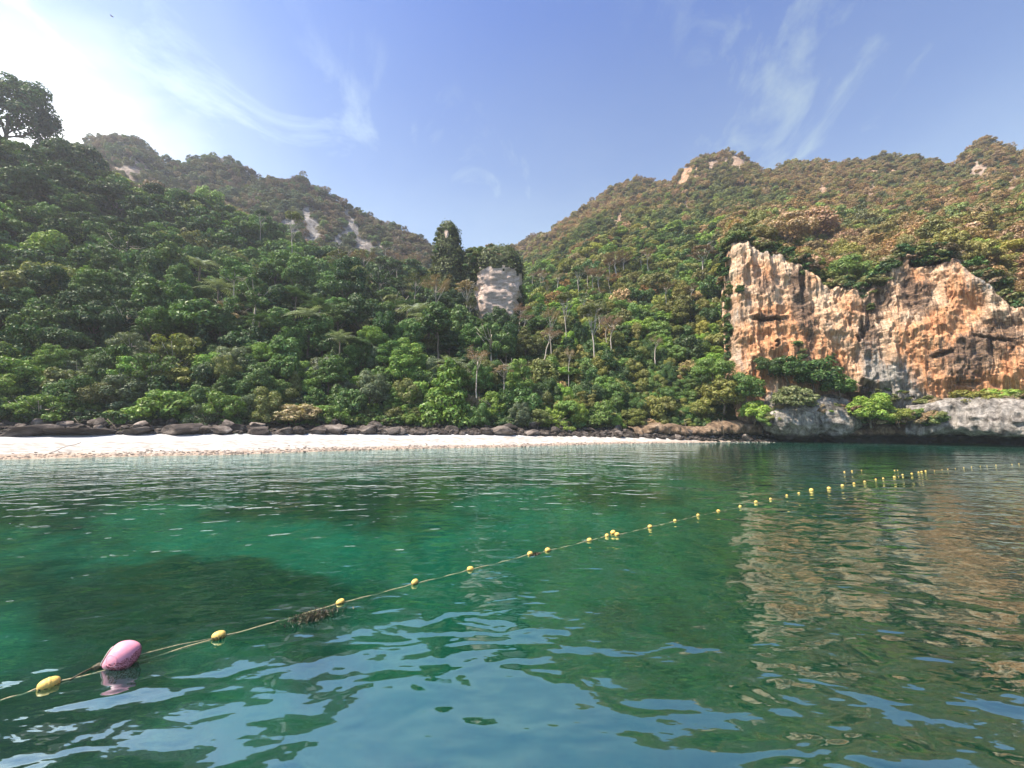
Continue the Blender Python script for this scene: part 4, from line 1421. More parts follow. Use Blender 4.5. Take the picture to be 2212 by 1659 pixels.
# (foot, top, crown width px of the crop, density 0..4, leaf tone)
TALL = [
    (c3(55, 560), c3(70, 270), 95, 4, "dark green"), (c3(335, 720), c3(345, 285), 150, 4, "olive green"), (c3(145, 1000), c3(130, 730), 150, 4, "mid green"),
    (c3(750, 930), c3(760, 615), 220, 3, "olive green"), (c3(975, 880), c3(975, 640), 160, 2, "brownish"), (c3(908, 830), c3(905, 650), 120, 2, "brownish"),
    (c3(1110, 920), c3(1100, 695), 120, 4, "dark green"), (c3(1152, 730), c3(1148, 555), 85, 4, "mid green"), (c3(1190, 940), c3(1190, 735), 110, 4, "dark green"),
    (c3(1210, 760), c3(1212, 645), 110, 0, "reddish brown"), (c3(1248, 890), c3(1245, 710), 90, 4, "dark green"), (c3(1350, 855), c3(1345, 690), 90, 1, "reddish brown"),
    (c3(1393, 850), c3(1392, 675), 120, 2, "reddish brown"), (c3(1420, 850), c3(1440, 680), 110, 1, "reddish brown"), (c3(1415, 1130), c3(1430, 835), 170, 2, "olive green"),
    (c3(1600, 1270), c3(1605, 850), 200, 2, "pale brown"), (c3(1310, 1080), c3(1290, 930), 80, 4, "dark green"), (c3(1830, 1265), c3(1850, 870), 180, 3, "pale brown"),
    (c3(1858, 1262), c3(1905, 1060), 90, 2, "olive green"),
    (c5(290, 1195), c5(310, 985), 130, 1, "reddish brown"), (c5(322, 1240), c5(345, 1055), 130, 1, "reddish brown"), (c5(395, 850), c5(398, 735), 70, 1, "reddish brown"),
    (c5(460, 840), c5(455, 715), 80, 1, "reddish brown"), (c5(476, 895), c5(480, 730), 80, 1, "reddish brown"), (c5(597, 925), c5(595, 725), 100, 1, "pale brown"),
    (c5(508, 985), c5(515, 835), 60, 2, "olive green"), (c5(765, 935), c5(755, 690), 120, 4, "mid green"), (c5(832, 850), c5(832, 695), 90, 1, "reddish brown"),
    (c5(878, 880), c5(870, 725), 110, 2, "reddish brown"), (c5(928, 885), c5(910, 725), 120, 2, "reddish brown"), (c5(1010, 885), c5(985, 740), 70, 1, "pale brown"),
    (c5(548, 1350), c5(540, 1020), 140, 2, "pale brown"), (c5(485, 1435), c5(555, 1165), 160, 1, "reddish brown"), (c5(672, 1320), c5(650, 890), 150, 4, "olive green"),
    (c5(682, 1555), c5(684, 1330), 100, 0, "pale brown"), (c5(800, 1120), c5(797, 900), 100, 3, "mid green"), (c5(897, 1450), c5(870, 970), 240, 4, "olive green"),
    (c5(932, 1232), c5(925, 960), 120, 4, "olive green"), (c5(980, 1315), c5(975, 1060), 110, 1, "reddish brown"), (c5(1018, 1365), c5(1020, 1070), 170, 1, "reddish brown"),
    (c5(925, 975), c5(915, 880), 130, 1, "reddish brown"),
    (c5(1652, 980), c5(1655, 830), 110, 1, "brownish"), (c5(1747, 785), c5(1730, 525), 200, 3, "brownish"), (c5(1265, 735), c5(1235, 588), 110, 3, "dark green"),
    (c5(1315, 735), c5(1300, 560), 120, 2, "reddish brown"), (c5(1060, 740), c5(1055, 610), 210, 2, "reddish brown"), (c5(1120, 730), c5(1130, 600), 150, 2, "reddish brown"),
    (c5(1010, 750), c5(1005, 650), 110, 2, "reddish brown"), (c5(1455, 975), c5(1450, 830), 110, 2, "brownish"), (c5(1365, 1420), c5(1370, 1240), 130, 0, "pale brown"),
    (c4(1940, 620), c4(1935, 240), 210, 0, "pale brown"), (c4(2170, 660), c4(2160, 390), 160, 3, "pale brown"),
]
# (middle of the fronds, frond length px of a 2212 wide view, tint)
PALE_FROND = (0.21, 0.25, 0.18)
PALM_AT = [(433, 580, 30, "pale"), (472, 630, 30, "pale"), (668, 690, 34, "pale"), (690, 672, 28, "green"), (735, 742, 30, "pale"), (770, 748, 26, "green"), (900, 682, 36, "pale"), (925, 700, 34, "pale"),
           (880, 670, 30, "green"), (560, 700, 28, "green"), (745, 585, 26, "green"), (830, 615, 28, "green"), (972, 795, 30, "pale"), (985, 690, 26, "green"), (640, 645, 28, "green"), (360, 560, 24, "green")]



def tall_depth(fx, fy):
    """a little in front of where the line of sight meets the ground: these stand clear of the canopy"""
    return float(hit_terrain(fx, fy)[1]) - 7.0


def clear_for_tall(used):
    for (fx, fy), (tx, ty), w, dens, tone in TALL:
        Y = tall_depth(fx, fy)
        x = P(fx, fy, Y)[0]
        rpx = SPOTS[:, 2] / SPOTS[:, 1] * F_PX / DISP
        top = SPOT_DY - 0.55 * rpx
        hide = (np.abs(SPOT_DX - fx) < rpx * 0.85 + 4) & (top < fy - 8) & (SPOT_DY > min(ty, fy)) & (SPOTS[:, 1] < Y + 1) & (SPOTS[:, 1] > Y - 14)
        used |= hide
        used |= np.hypot(SPOTS[:, 0] - x, SPOTS[:, 1] - Y) < 1.6
    for dx, dy, ln, how in PALM_AT:
        Y = float(hit_terrain(dx, dy + ln * 0.7)[1])
        rpx = SPOTS[:, 2] / SPOTS[:, 1] * F_PX / DISP
        used |= (np.abs(SPOT_DX - dx) < rpx * 0.6 + ln * 0.5) & (np.abs(SPOT_DY - dy) < ln * 0.9) & (SPOTS[:, 1] < Y + 1) & (SPOTS[:, 1] > Y - 12)


def build_single_trees():
    rg = np.random.default_rng(9)
    used = np.zeros(len(SPOTS), bool)
    clear_for_tall(used)
    tops = SPOT_DY - 0.75 * SPOTS[:, 2] / SPOTS[:, 1] * F_PX / DISP
    used |= (SPOT_DX > FACE_DX[0]) & (SPOT_DX < FACE_DX[1]) & (tops < 692) & (SPOTS[:, 1] < 120) & (SPOTS[:, 1] > 88)
    hidden = used.copy()
    # trees read off the photograph one by one: (dx of the crown, dy of its middle, crown half width px, shape, tone, height stretch, words)
    named = [
        (965, 872, 56, "pointed", "bright green", 1.15, "pointed bright green tree with large leaves at the middle of the bank"),
        (88, 880, 54, "flat tiered", "bright green", 0.8, "light green spreading tree with a thick trunk among the long black rocks"),
        (360, 880, 50, "domed", "bright green", 1.0, "round bright green tree hanging low over the rocks behind the rounded black boulder"),
        (485, 885, 48, "domed", "bright green", 1.0, "round yellowish green tree hanging over the upper beach by the angular grey boulder"),
        (388, 768, 60, "flat tiered", "yellowish green", 1.15, "tall tree of flat yellowish tiers with bare pale branches at its top"),
        (385, 820, 42, "domed", "yellowish green", 0.8, "yellow-green rounded tree just beneath the tall flat tiered tree"),
        (270, 845, 46, "domed", "grey-green", 1.0, "dull grey-green tree behind the bank beside the tall flat tiered tree"),
        (205, 860, 40, "domed", "olive green", 1.1, "olive green bushy tree above the leaning roots on the bank"),
        (800, 860, 48, "tall domed", "grey-green", 0.95, "dull greyish tree above the bank with drooping foliage"),
        (885, 835, 16, "tall domed", "yellowish green", 1.2, "small narrow yellow tree left of the pointed bright green tree"),
        (1068, 872, 38, "flat tiered", "bright green", 1.1, "layered bright green tree right of the pointed bright green tree"),
        (1018, 872, 22, "domed", "pale brown", 1.2, "withered orange-brown tree squeezed against the pointed bright green tree"),
        (640, 895, 50, "domed", "pale brown", 0.6, "low pale brown thicket hanging over the beach rocks"),
        (780, 640, 32, "vine-draped", "olive green", 1.15, "tall vine-draped column of a tree in the middle of the wooded slope"),
        (845, 660, 46, "flat tiered", "olive green", 0.9, "flat tiered greyish olive tree just right of the vine-draped column"),
        (690, 745, 54, "tall domed", "mid green", 1.0, "big rounded green tree on the lower slope below the palms"),
        (880, 750, 46, "tall domed", "mid green", 1.05, "big billowing green tree on the lower slope left of the dead branches"),
        (100, 560, 44, "tall domed", "bright green", 1.2, "bright green top-heavy tree standing out on the dark far slope"),
        (255, 432, 52, "domed", "dark green", 0.9, "broad dark crown with a bare pale stem high on the shaded slope"),
        (30, 262, 84, "tall domed", "dark green", 1.0, "huge dark tree on the ridge against the bright sky"),
        (500, 668, 40, "flat tiered", "pale brown", 0.8, "pinkish pale crown on twin white stems half way up the slope"),
        (1115, 800, 44, "flat tiered", "pale brown", 0.8, "flat topped fawn tree right of the dead branches on the lower slope"),
        (1060, 640 + 75, 20, "vine-draped", "mid green", 1.1, "narrow vine-draped tree at the foot of the pale rock face"),
        (1108, 720, 20, "vine-draped", "dark green", 1.1, "dark vine-draped trunk right below the pale rock face"),
        (1540, 800, 42, "domed", "mid green", 0.8, "spreading green tree at the edge of the orange cliff"),
        (1700, 800, 44, "domed", "dark green", 0.9, "dark green tree in front of the orange cliff foot"),
        (1760, 815, 46, "domed", "dark green", 0.9, "second dark green tree in front of the orange cliff foot, over bare twigs"),
        (1810, 835, 34, "domed", "mid green", 0.9, "mid green tree leaning out where the orange cliff meets the huge grey boulder"),
        (1660, 790, 26, "domed", "dark green", 0.9, "small dark tree clinging to the left foot of the orange cliff"),
        (1720, 865, 46, "domed", "grey-green", 0.7, "grey-green scrub growing on top of the huge grey boulder"),
        (1885, 890, 44, "domed", "bright green", 0.9, "bright green tree between the huge grey boulder and the grey rock shelf"),
        (1940, 900, 30, "domed", "yellowish green", 0.8, "yellowish bush beside the grey rock shelf"),
        (2100, 870, 52, "domed", "yellowish green", 0.6, "yellow-green bush on the rim of the grey rock shelf"),
        (2165, 862, 42, "domed", "bright green", 0.6, "bright green bush further along the rim of the grey rock shelf"),
        (1820, 590, 54, "domed", "mid green", 0.8, "green tree on the brow of the cliff above its dip"),
        (1900, 600, 44, "domed", "mid green", 0.8, "second green tree on the brow of the cliff above its dip"),
        (1605, 845, 40, "domed", "mid green", 1.0, "mid green tree covering the lower left edge of the orange cliff"),
        (1560, 860, 44, "domed", "olive green", 0.9, "olive tree over the brown ledge left of the orange cliff"),
        (1630, 890, 34, "domed", "bright green", 0.8, "small bright tree between the brown ledge and the huge grey boulder"),
        (1700, 500, 56, "domed", "reddish brown", 0.8, "large reddish brown dry tree above the orange cliff"),
        (1760, 490, 50, "domed", "reddish brown", 0.8, "reddish brown dry tree further back above the orange cliff"),
    ]
    FIX = {1700: 76.5, 1760: 75.0, 1810: 73.5, 1660: 78.0, 1720: 73.0, 1885: 70.0, 1940: 68.0, 2100: 66.0, 2165: 64.5, 1540: 82.0, 1605: 79.5, 1560: 80.5, 1630: 78.5}
    for dx, dy, hw, shape, tone, zs, words in named:
        if dx in FIX and dy > 780:
            Y = FIX[dx]
            c = np.array(P(dx, dy, Y))
        elif dx == 30:
            c = np.array(P(dx, dy, 118.0))
        else:
            h = hit_terrain(dx, dy + hw * 0.5)
            Y = h[1]
            c = np.array(P(dx, dy, Y - 1.0))
        R = hw * DISP * c[1] / F_PX
        pr = PROTO[shape][int(rg.integers(len(PROTO[shape])))]
        z = c[2] - pr[2] * R * 0.92
        low = dx in FIX and dy > 780
        tree_thing(shape, pr, c[0], c[1], c[2] - 0.55 * R * 0.92 if low else z, R, tone, rg, words, zs, foot=0.55 if low else None)
        # nothing else grows right inside it
        used |= (np.abs(SPOT_DX - dx) < hw * 0.75) & (np.abs(SPOT_DY - dy) < hw * 0.8) & (SPOTS[:, 1] < c[1] + 4)
        used |= np.hypot(SPOTS[:, 0] - c[0], SPOTS[:, 1] - c[1]) < R * 0.55
    # the others that show largest
    inside = (SPOT_DX > -20) & (SPOT_DX < 2230)
    front = DIST < np.interp(np.arctan2(SPOTS[:, 0], SPOTS[:, 1]), L_RIDGE[:, 0], L_RIDGE[:, 1]) + 2
    size = SPOTS[:, 2] / DIST * (inside & front & ~used)
    order = np.argsort(-size)
    n_named = len(named)
    for i in order[:N_TREES - n_named]:
        x, y, R = SPOTS[i]
        tone = tone_at(SPOT_DX[i], SPOT_DY[i], x, y, rg)
        u = rg.uniform()
        shape = "domed" if u < 0.44 else "tall domed" if u < 0.68 else "flat tiered" if u < 0.83 else "vine-draped" if u < 0.94 else "pointed"
        if SPOT_DX[i] > 1560:
            shape = "domed"
        pr = PROTO[shape][int(rg.integers(len(PROTO[shape])))]
        k = {"vine-draped": 0.62, "flat tiered": 1.05, "pointed": 0.85}.get(shape, 1.0)
        RR = R * k * rg.uniform(0.72, 1.28)
        front_row = DIST[i] < np.interp(math.atan2(x, y), L_BANK[:, 0], L_BANK[:, 1]) + 5
        foot = 0.62 if front_row else pr[2] * (0.75 if shape == "domed" else 0.9)
        if not front_row and rg.uniform() < 0.22:          # some stand well above their neighbours
            foot *= 1.5
        if SPOT_DX[i] > 1560:
            foot = 0.5
        tree_thing(shape, pr, x, y, SPOT_Z[i], RR, tone, rg, zs=rg.uniform(0.75, 1.3), foot=foot)
        used[i] = True
    return used


N_TREES = 236
USED = build_single_trees()


def points_object(name, mats_protos, pts, label):
    """one mesh of points; every point carries one of the given plant shapes"""
    n = len(pts["pos"])
    me = bpy.data.meshes.new(name)
    me.vertices.add(n)
    me.vertices.foreach_set("co", np.asarray(pts["pos"], np.float32).ravel())
    for key, typ, fld in (("rot", "FLOAT_VECTOR", "vector"), ("size", "FLOAT_VECTOR", "vector")):
        a = me.attributes.new(key, typ, "POINT")
        a.data.foreach_set(fld, np.asarray(pts[key], np.float32).ravel())
    attr_color(me, "tint", pts["tint"])
    a = me.attributes.new("which", "INT", "POINT")
    a.data.foreach_set("value", np.asarray(pts["which"], np.int32))
    o = link(name, me, kind="stuff", label=label)
    g = bpy.data.node_groups.new(name, "GeometryNodeTree")
    g.interface.new_socket("Geometry", in_out="INPUT", socket_type="NodeSocketGeometry")
    g.interface.new_socket("Geometry", in_out="OUTPUT", socket_type="NodeSocketGeometry")
    gi, go = g.nodes.new("NodeGroupInput"), g.nodes.new("NodeGroupOutput")
    iop = g.nodes.new("GeometryNodeInstanceOnPoints")
    join = g.nodes.new("GeometryNodeGeometryToInstance")
    infos = []
    for p in mats_protos:
        oi = g.nodes.new("GeometryNodeObjectInfo")
        oi.inputs["Object"].default_value = p
        oi.inputs["As Instance"].default_value = True
        infos.append(oi)
    for oi in reversed(infos):
        g.links.new(oi.outputs["Geometry"], join.inputs[0])
    def named(key, typ):
        a = g.nodes.new("GeometryNodeInputNamedAttribute")
        a.data_type = typ
        a.inputs["Name"].default_value = key
        return a.outputs["Attribute"]
    g.links.new(gi.outputs[0], iop.inputs["Points"])
    g.links.new(join.outputs[0], iop.inputs["Instance"])
    iop.inputs["Pick Instance"].default_value = True
    g.links.new(named("which", "INT"), iop.inputs["Instance Index"])
    g.links.new(named("rot", "FLOAT_VECTOR"), iop.inputs["Rotation"])
    g.links.new(named("size", "FLOAT_VECTOR"), iop.inputs["Scale"])
    g.links.new(iop.outputs[0], go.inputs[0])
    md = o.modifiers.new("plants", "NODES")
    md.node_group = g
    return o


def proto_objects(meshes):
    return [bpy.data.objects.new(m.name, m) for m in meshes]


def build_forest():
    rg = np.random.default_rng(15)
    keep = np.nonzero(~USED)[0]
    near_meshes = [p[0] for p in PROTO["domed"]] + [p[0] for p in PROTO["tall domed"]] + [p[0] for p in PROTO["flat tiered"]] + [p[0] for p in PROTO["vine-draped"]]
    meshes = near_meshes + FAR + WISPY
    pos_, rot_, size_, tint_, which_ = [], [], [], [], []
    for i in keep:
        x, y, R = SPOTS[i]
        z = SPOT_Z[i]
        tone = tone_at(SPOT_DX[i], SPOT_DY[i], x, y, rg)
        d = DIST[i]
        dry = tone in ("brownish", "reddish brown", "pale brown")
        if dry and rg.uniform() < 0.6:
            w = len(near_meshes) + len(FAR) + int(rg.integers(2))
        elif d < 125:
            w = int(rg.integers(len(near_meshes)))
        else:
            w = len(near_meshes) + int(rg.integers(len(FAR)))
        R *= rg.uniform(0.62, 1.38)
        if w in (12, 13) or w == 14:
            R *= 0.7
        pos_.append((x, y, z + R * rg.uniform(0.55, 0.8) + (2.0 if rg.uniform() < 0.12 else 0)))
        rot_.append((rg.uniform(-0.2, 0.2), rg.uniform(-0.2, 0.2), rg.uniform(0, 6.28)))
        size_.append((R, R * rg.uniform(0.8, 1.2), R * rg.uniform(0.7, 1.4)))
        Rr, _ = layers(np.array([math.atan2(x, y)]))
        up = float(np.clip((d - Rr[6][0] + 15) / (Rr[8][0] - Rr[6][0]), 0, 1))
        left = SPOT_DX[i] < 1000
        if SPOT_DX[i] > 1560:
            up = max(up, 0.45)
        tint_.append(tinted(tone, rg, 0.28, up * (0.45 if left else 0.60), (0.130, 0.130, 0.115) if left else (0.22, 0.17, 0.10), sunny=SPOT_DX[i] > 1150 + 60 * rg.uniform(-1, 1)))  # far left ridge leaves go grey: haze painted into their tint
        which_.append(w)
    points_object("forest", proto_objects(meshes), dict(pos=pos_, rot=rot_, size=size_, tint=tint_, which=which_), "dense jungle covering the hills")
    # undergrowth: low shrubs that fill in between the trees
    n = 9000
    az = np.radians(rg.uniform(-58, 56, n))
    R, Z = layers(az)
    r = R[3] - 0.6 + (np.where(rg.uniform(size=n) < 0.3, R[3] + 16, R[6] + 4) - R[3]) * rg.uniform(0, 1, n)
    x, y = r * np.sin(az), r * np.cos(az)
    z = height(x, y)
    dx, dy = to_disp(x, y, z)
    ok = ~((dx > 1560) & (r < R[5] + 0.8)) & (dx > -60) & (dx < 2280)
    ok &= ~((np.abs(x - np.mean(PILLAR_C)) < 13) & (y > 114) & (y < 127))
    idx = np.nonzero(ok)[0]
    s = rg.uniform(0.8, 1.7, n)
    pts = dict(pos=[], rot=[], size=[], tint=[], which=[])
    for i in idx:
        tone = tone_at(dx[i], dy[i], x[i], y[i], rg)
        pts["pos"].append((x[i], y[i], z[i] + 0.35 * s[i]))
        pts["rot"].append((rg.uniform(-0.3, 0.3), rg.uniform(-0.3, 0.3), rg.uniform(0, 6.28)))
        pts["size"].append((s[i] * 1.15, s[i] * 1.15, s[i]))
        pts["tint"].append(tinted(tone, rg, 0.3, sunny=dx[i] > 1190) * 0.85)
        pts["which"].append(int(rg.integers(len(SHRUB))))
    # shrubs rooted in the cliff's top edge, in its ledges and on the rock shelf
    def add(x_, y_, z_, s_, tone):
        pts["pos"].append((x_, y_, z_))
        pts["rot"].append((rg.uniform(-0.5, 0.5), rg.uniform(-0.5, 0.5), rg.uniform(0, 6.28)))
        pts["size"].append((s_, s_, s_ * 0.8))
        pts["tint"].append(tinted(tone, rg, 0.3))
        pts["which"].append(int(rg.integers(len(SHRUB))))
    ns = 620
    top = CLIFF_V[258 * ns:259 * ns]
    for j in rg.integers(0, ns, 420):
        q = top[j]
        ldx, ldy = to_disp(*q)
        back = rg.uniform(-0.6, 4.0)
        add(q[0] + back * q[0] / 110, q[1] + back * q[1] / 110, q[2] + rg.uniform(-0.3, 0.5), rg.uniform(0.6, 1.5), rg.choice(["olive green", "brownish", "mid green", "pale brown", "olive green"]))
    for j in range(0, ns, 2):                # scrub that spills over the edge in clumps
        if vnoise(j / 17.0, 0.0, 77.0) < -0.30:
            continue
        q = top[j]
        dn = rg.uniform(-0.8, 2.6)
        add(q[0] - 0.010 * q[0], q[1] - 0.010 * q[1], q[2] - dn, rg.uniform(0.5, 1.25), rg.choice(["olive green", "mid green", "brownish", "olive green", "dark green"]))
    for j in range(4, 470, 3):               # larger bushes along the brow, over its edge
        q = top[j]
        ldx = float(to_disp(*q)[0])
        if not (ldx < 1600 or 1690 < ldx < 1965 or ldx > 2120) and rg.uniform() < 0.6:
            continue
        s_ = rg.uniform(1.1, 2.3)
        add(q[0] - 0.006 * q[0], q[1] - 0.006 * q[1], q[2] + rg.uniform(-0.4, 1.0), s_, rg.choice(["olive green", "mid green", "brownish", "olive green", "dark green", "pale brown"]))
    for j in range(60):                      # and hangs down its left end
        q = CLIFF_V[int(rg.integers(120, 255)) * ns + int(rg.integers(2, 16))]
        add(q[0] - 0.3, q[1] - 0.8, q[2], rg.uniform(0.5, 1.2), rg.choice(["olive green", "mid green", "dark green"]))
    for cdx, cdy, n_, sp in ((1735, 765, 14, 9), (1725, 745, 6, 7), (1600, 625, 10, 7), (1795, 770, 5, 6), (1640, 775, 7, 7), (1880, 665, 4, 5), (1900, 860, 10, 30), (1940, 870, 12, 30), (2000, 905, 8, 20), (1850, 870, 10, 16)):
        dd = np.hypot(*(np.array(to_disp(CLIFF_V[:, 0], CLIFF_V[:, 1], CLIFF_V[:, 2])) - np.array([[cdx], [cdy]])))
        near = np.nonzero(dd < sp)[0]
        if len(near):
            for j in rg.choice(near, n_):
                q = CLIFF_V[j]
                add(q[0] - 0.004 * q[0], q[1] - 0.004 * q[1], q[2], rg.uniform(0.35, 0.8), rg.choice(["dark green", "olive green", "mid green"]))
    for i in range(150):                    # on the apron at the foot of the cliff
        dxx = rg.uniform(1640, 2030)
        Yq = np.interp(dxx, [1640, 1760, 2030], [80, 77, 68]) - rg.uniform(0, 4)
        x_ = P(dxx, 880, Yq)[0]
        zt = np.interp(dxx, [1640, 1700, 1840, 1900, 2030], [4.5, 6.5, 6.0, 5.0, 4.2])
        add(x_, Yq, zt * rg.uniform(0.72, 1.1), rg.uniform(0.7, 1.5), rg.choice(["mid green", "dark green", "olive green", "bright green", "brownish", "pale brown"]))
    for i in range(60):
        dxx = rg.uniform(1985, 2240)
        Yq = np.interp(dxx, [1985, 2212, 2240], [70, 61.5, 60.5]) + rg.uniform(-0.5, 3)
        x_ = P(dxx, 880, Yq)[0]
        add(x_, Yq, rg.uniform(6.8, 7.8), rg.uniform(0.5, 1.2), rg.choice(["olive green", "brownish", "yellowish green", "pale brown"]))
    points_object("undergrowth", proto_objects(SHRUB), pts, "low shrubs and saplings between the trees")


build_forest()


def build_vines():
    rg = np.random.default_rng(23)
    me_n = 15000
    ok = np.nonzero((PIL_MASK < 0.5) & (PIL_V[:, 2] > 30) & (PIL_V[:, 1] < PIL_Y + 3.5))[0]
    pick = rg.choice(ok, me_n)
    V0 = PIL_V[pick] + rg.normal(0, 0.25, (me_n, 3))
    clump = fbm(V0[:, 0] / 1.1, V0[:, 1] / 1.1, V0[:, 2] / 1.5, 3)
    C = V0 + PIL_N[pick] * (0.25 + 0.9 * np.maximum(0, clump + 0.25))[:, None]
    V, Q = leaves(C, PIL_N[pick] + np.array([0, 0, 0.3]), 0.30, rg, droop=1.0)
    me = mesh_np("vines", V, Q, [M_LEAF])
    o = link("vines", me, kind="stuff", label="vines draping the rock pillar")
    o["tint"] = [0.080, 0.105, 0.032]
    # a dark bushy crest on the right shoulder of the pillar
    pts = dict(pos=[], rot=[], size=[], tint=[], which=[])
    for i in range(120):
        dx = rg.uniform(1005, 1125)
        topdy = np.interp(dx, [1000, 1015, 1060, 1100, 1130], [560, 540, 532, 545, 580])
        dy = topdy + abs(rg.normal(0, 16))
        Yq = PIL_Y - 5.0 + rg.uniform(-0.6, 4) - (dy < topdy + 8) * -2
        if dx > 1045 and dy > 574:
            continue
        pts["pos"].append(P(dx, dy, Yq))
        pts["rot"].append((rg.uniform(-0.5, 0.5), rg.uniform(-0.5, 0.5), rg.uniform(0, 6.28)))
        s = rg.uniform(0.7, 1.5)
        pts["size"].append((s, s, s))
        pts["tint"].append(tinted(rg.choice(["dark green", "olive green", "brownish", "mid green"] if dx > 1040 else ["olive green", "mid green"]), rg, 0.2))
        pts["which"].append(int(rg.integers(len(SHRUB))))
    for i in range(46):                     # tufts that break the outline of the tower
        t_ = rg.uniform(0, 1)
        dx = 967 + rg.choice([-1, 1]) * 30 * math.sqrt(1 - (1 - t_) ** 1.9) + rg.uniform(-7, 3)
        pts["pos"].append(P(dx, 482 + 110 * t_ + rg.uniform(-2, 6), PIL_Y - 2 + rg.uniform(-2, 2)))
        pts["rot"].append((rg.uniform(-0.5, 0.5), rg.uniform(-0.5, 0.5), rg.uniform(0, 6.28)))
        s = rg.uniform(0.5, 1.1)
        pts["size"].append((s, s, s))
        pts["tint"].append(tinted(rg.choice(["olive green", "mid green"]), rg, 0.2))
        pts["which"].append(int(rg.integers(len(SHRUB))))
    points_object("crest_shrubbery", proto_objects(SHRUB), pts, "bushes crowning the rock pillar")


build_vines()

def build_tall():
    rg = np.random.default_rng(61)
    for (fx, fy), (tx, ty), w, dens, tone in TALL:
        Y = tall_depth(fx, fy)
        a, b = np.array(P(fx, fy, Y)), np.array(P(tx, ty, Y))
        Hm = max(2.5, np.linalg.norm(b - a))
        a[2] -= 0.12 * Hm
        Hm *= 1.12
        w_m = w / 2.1 / 1.8227 * DISP * Y / F_PX
        trunk, crown = BARE[dens]
        t = empty("tall_tree", a, category="tree", group="tall pale-trunked trees above the canopy")
        lean = math.atan2(b[0] - a[0], b[2] - a[2])
        t.rotation_euler = (0, lean, 0)
        wide = w_m / 0.62
        c = link("trunk", trunk, t)
        c.scale = (wide, wide, Hm)
        stout = 1.0
        k = link("crown", crown, t)
        k.scale = (wide, wide, Hm)
        k["tint"] = [float(v) for v in tinted(tone, rg, 0.1)]
        # stems keep a natural girth whatever the spread of the crown
        if dens == 4:
            rr = w_m * 0.5
            pr = PROTO["domed"][int(rg.integers(6))][0]
            k.data = pr
            k.location = (0, 0, Hm * 0.95 - rr * 0.55)
            k.scale = (rr, rr, rr * 0.72)
        elif dens == 3:
            rr = w_m * 0.5
            pr = PROTO["flat tiered"][int(rg.integers(3))][0]
            k.data = pr
            k.location = (0, 0, Hm * 0.93 - rr * 0.35)
            k.scale = (rr, rr, rr * 0.55)
        THINGS.append(dict(o=t, kind="tall", tone=tone, dens=dens, R=w_m / 2, top=b[2], words=None))
    for dx, dy, ln, how in PALM_AT:
        g = hit_terrain(dx, dy + ln * 0.7)
        q = np.array(P(dx, dy, g[1] - 9.0))
        s = 1.35 * ln * DISP * q[1] / F_PX
        trunk, fr = PALMS[int(rg.integers(3))]
        t = empty("palm", (q[0], q[1], q[2] - 1.2 * s), category="palm", group="palms among the jungle trees")
        rot = rg.uniform(0, 6.28)
        for nm, me in (("trunk", trunk), ("fronds", fr)):
            o = link(nm, me, t, (0, 0, 1.2 * s))
            o.scale = (s, s, s)
            o.rotation_euler = (0, 0, rot)
            if nm == "fronds":
                o["tint"] = list(PALE_FROND) if how == "pale" else [0.055, 0.095, 0.045]
        THINGS.append(dict(o=t, kind="palm", tone="pale silvery" if how == "pale" else "green", R=s, top=q[2], words=None))


build_tall()


# ---------------------------------------------------------------- roots on the bank, rope on the sand
def build_small_shore():
    # pale snags and aerial roots
    for (x0, y0, x1, y1, x2, y2, w, words) in [(160, 903, 168, 912, 192, 908, 0.07, "curved pale root looping over the black rocks"), (232, 905, 245, 918, 253, 930, 0.08, "forked pale root leaning down to the rounded boulder"),
                                          (1848, 895, 1850, 870, 1862, 862, 0.13, "bare white dead snag beside the huge grey boulder"), (1478, 905, 1480, 925, 1483, 950, 0.09, "pale vertical root hanging over the brown ledge"),
                                          (1552, 905, 1562, 925, 1564, 948, 0.08, "thin white root hanging to the shore under the brown ledge"), (1728, 880, 1760, 893, 1790, 900, 0.09, "bare twisted branch lying across the huge grey boulder")]:
        Y = float(np.interp(x1, [0, 500, 1100, 1500, 1700, 1850], [46, 53, 69, 76, 71, 71.5]))
        pts = [P(x0, y0, Y), P(x1, y1, Y - 0.4), P(x2, y2, Y - 0.8)]
        mid = [tuple(np.array(pts[0]) * .5 + np.array(pts[1]) * .5 + np.array((0.1, 0, -0.1))), tuple(np.array(pts[1]) * .5 + np.array(pts[2]) * .5 + np.array((0, 0, 0.08)))]
        mb = MB().tube([pts[0], mid[0], pts[1], mid[1], pts[2]], list(0.5 * w * np.array([1, .9, .8, .6, .35])), 6)
        a, b = np.array(pts[1]), np.array(pts[0])
        mb.tube([a, a * 0.4 + b * 0.6 + np.array((0.35, 0, 0.15)), b + np.array((0.8, 0, 0.35))], [w * 0.3, w * 0.22, w * 0.1], 5)
        o = link("dead_branch", mb.mesh("dead_branch", [M_BARK]), category="branch", group="bare roots and snags on the shore", label=words)
    m, k, out = new_mat("old_rope")
    principled(k, out, (0.30, 0.27, 0.24), 0.9)
    pts = []
    for t in np.linspace(0, 1, 24):
        dx, dy = 176 + (108 - 176) * t, 946 + (976 - 946) * t
        Y = float(np.interp(dy, [941, 993], [44.0, 35.5]))
        x = P(dx, dy, Y)[0] + 0.12 * math.sin(t * 9)
        pts.append((x, Y, float(height(x, Y)) + 0.04))
    link("beach_rope", MB().tube(pts, [0.024] * 24, 6).mesh("beach_rope", [m]), category="rope", label="thin dark mooring rope running down the sand to the water")


build_small_shore()


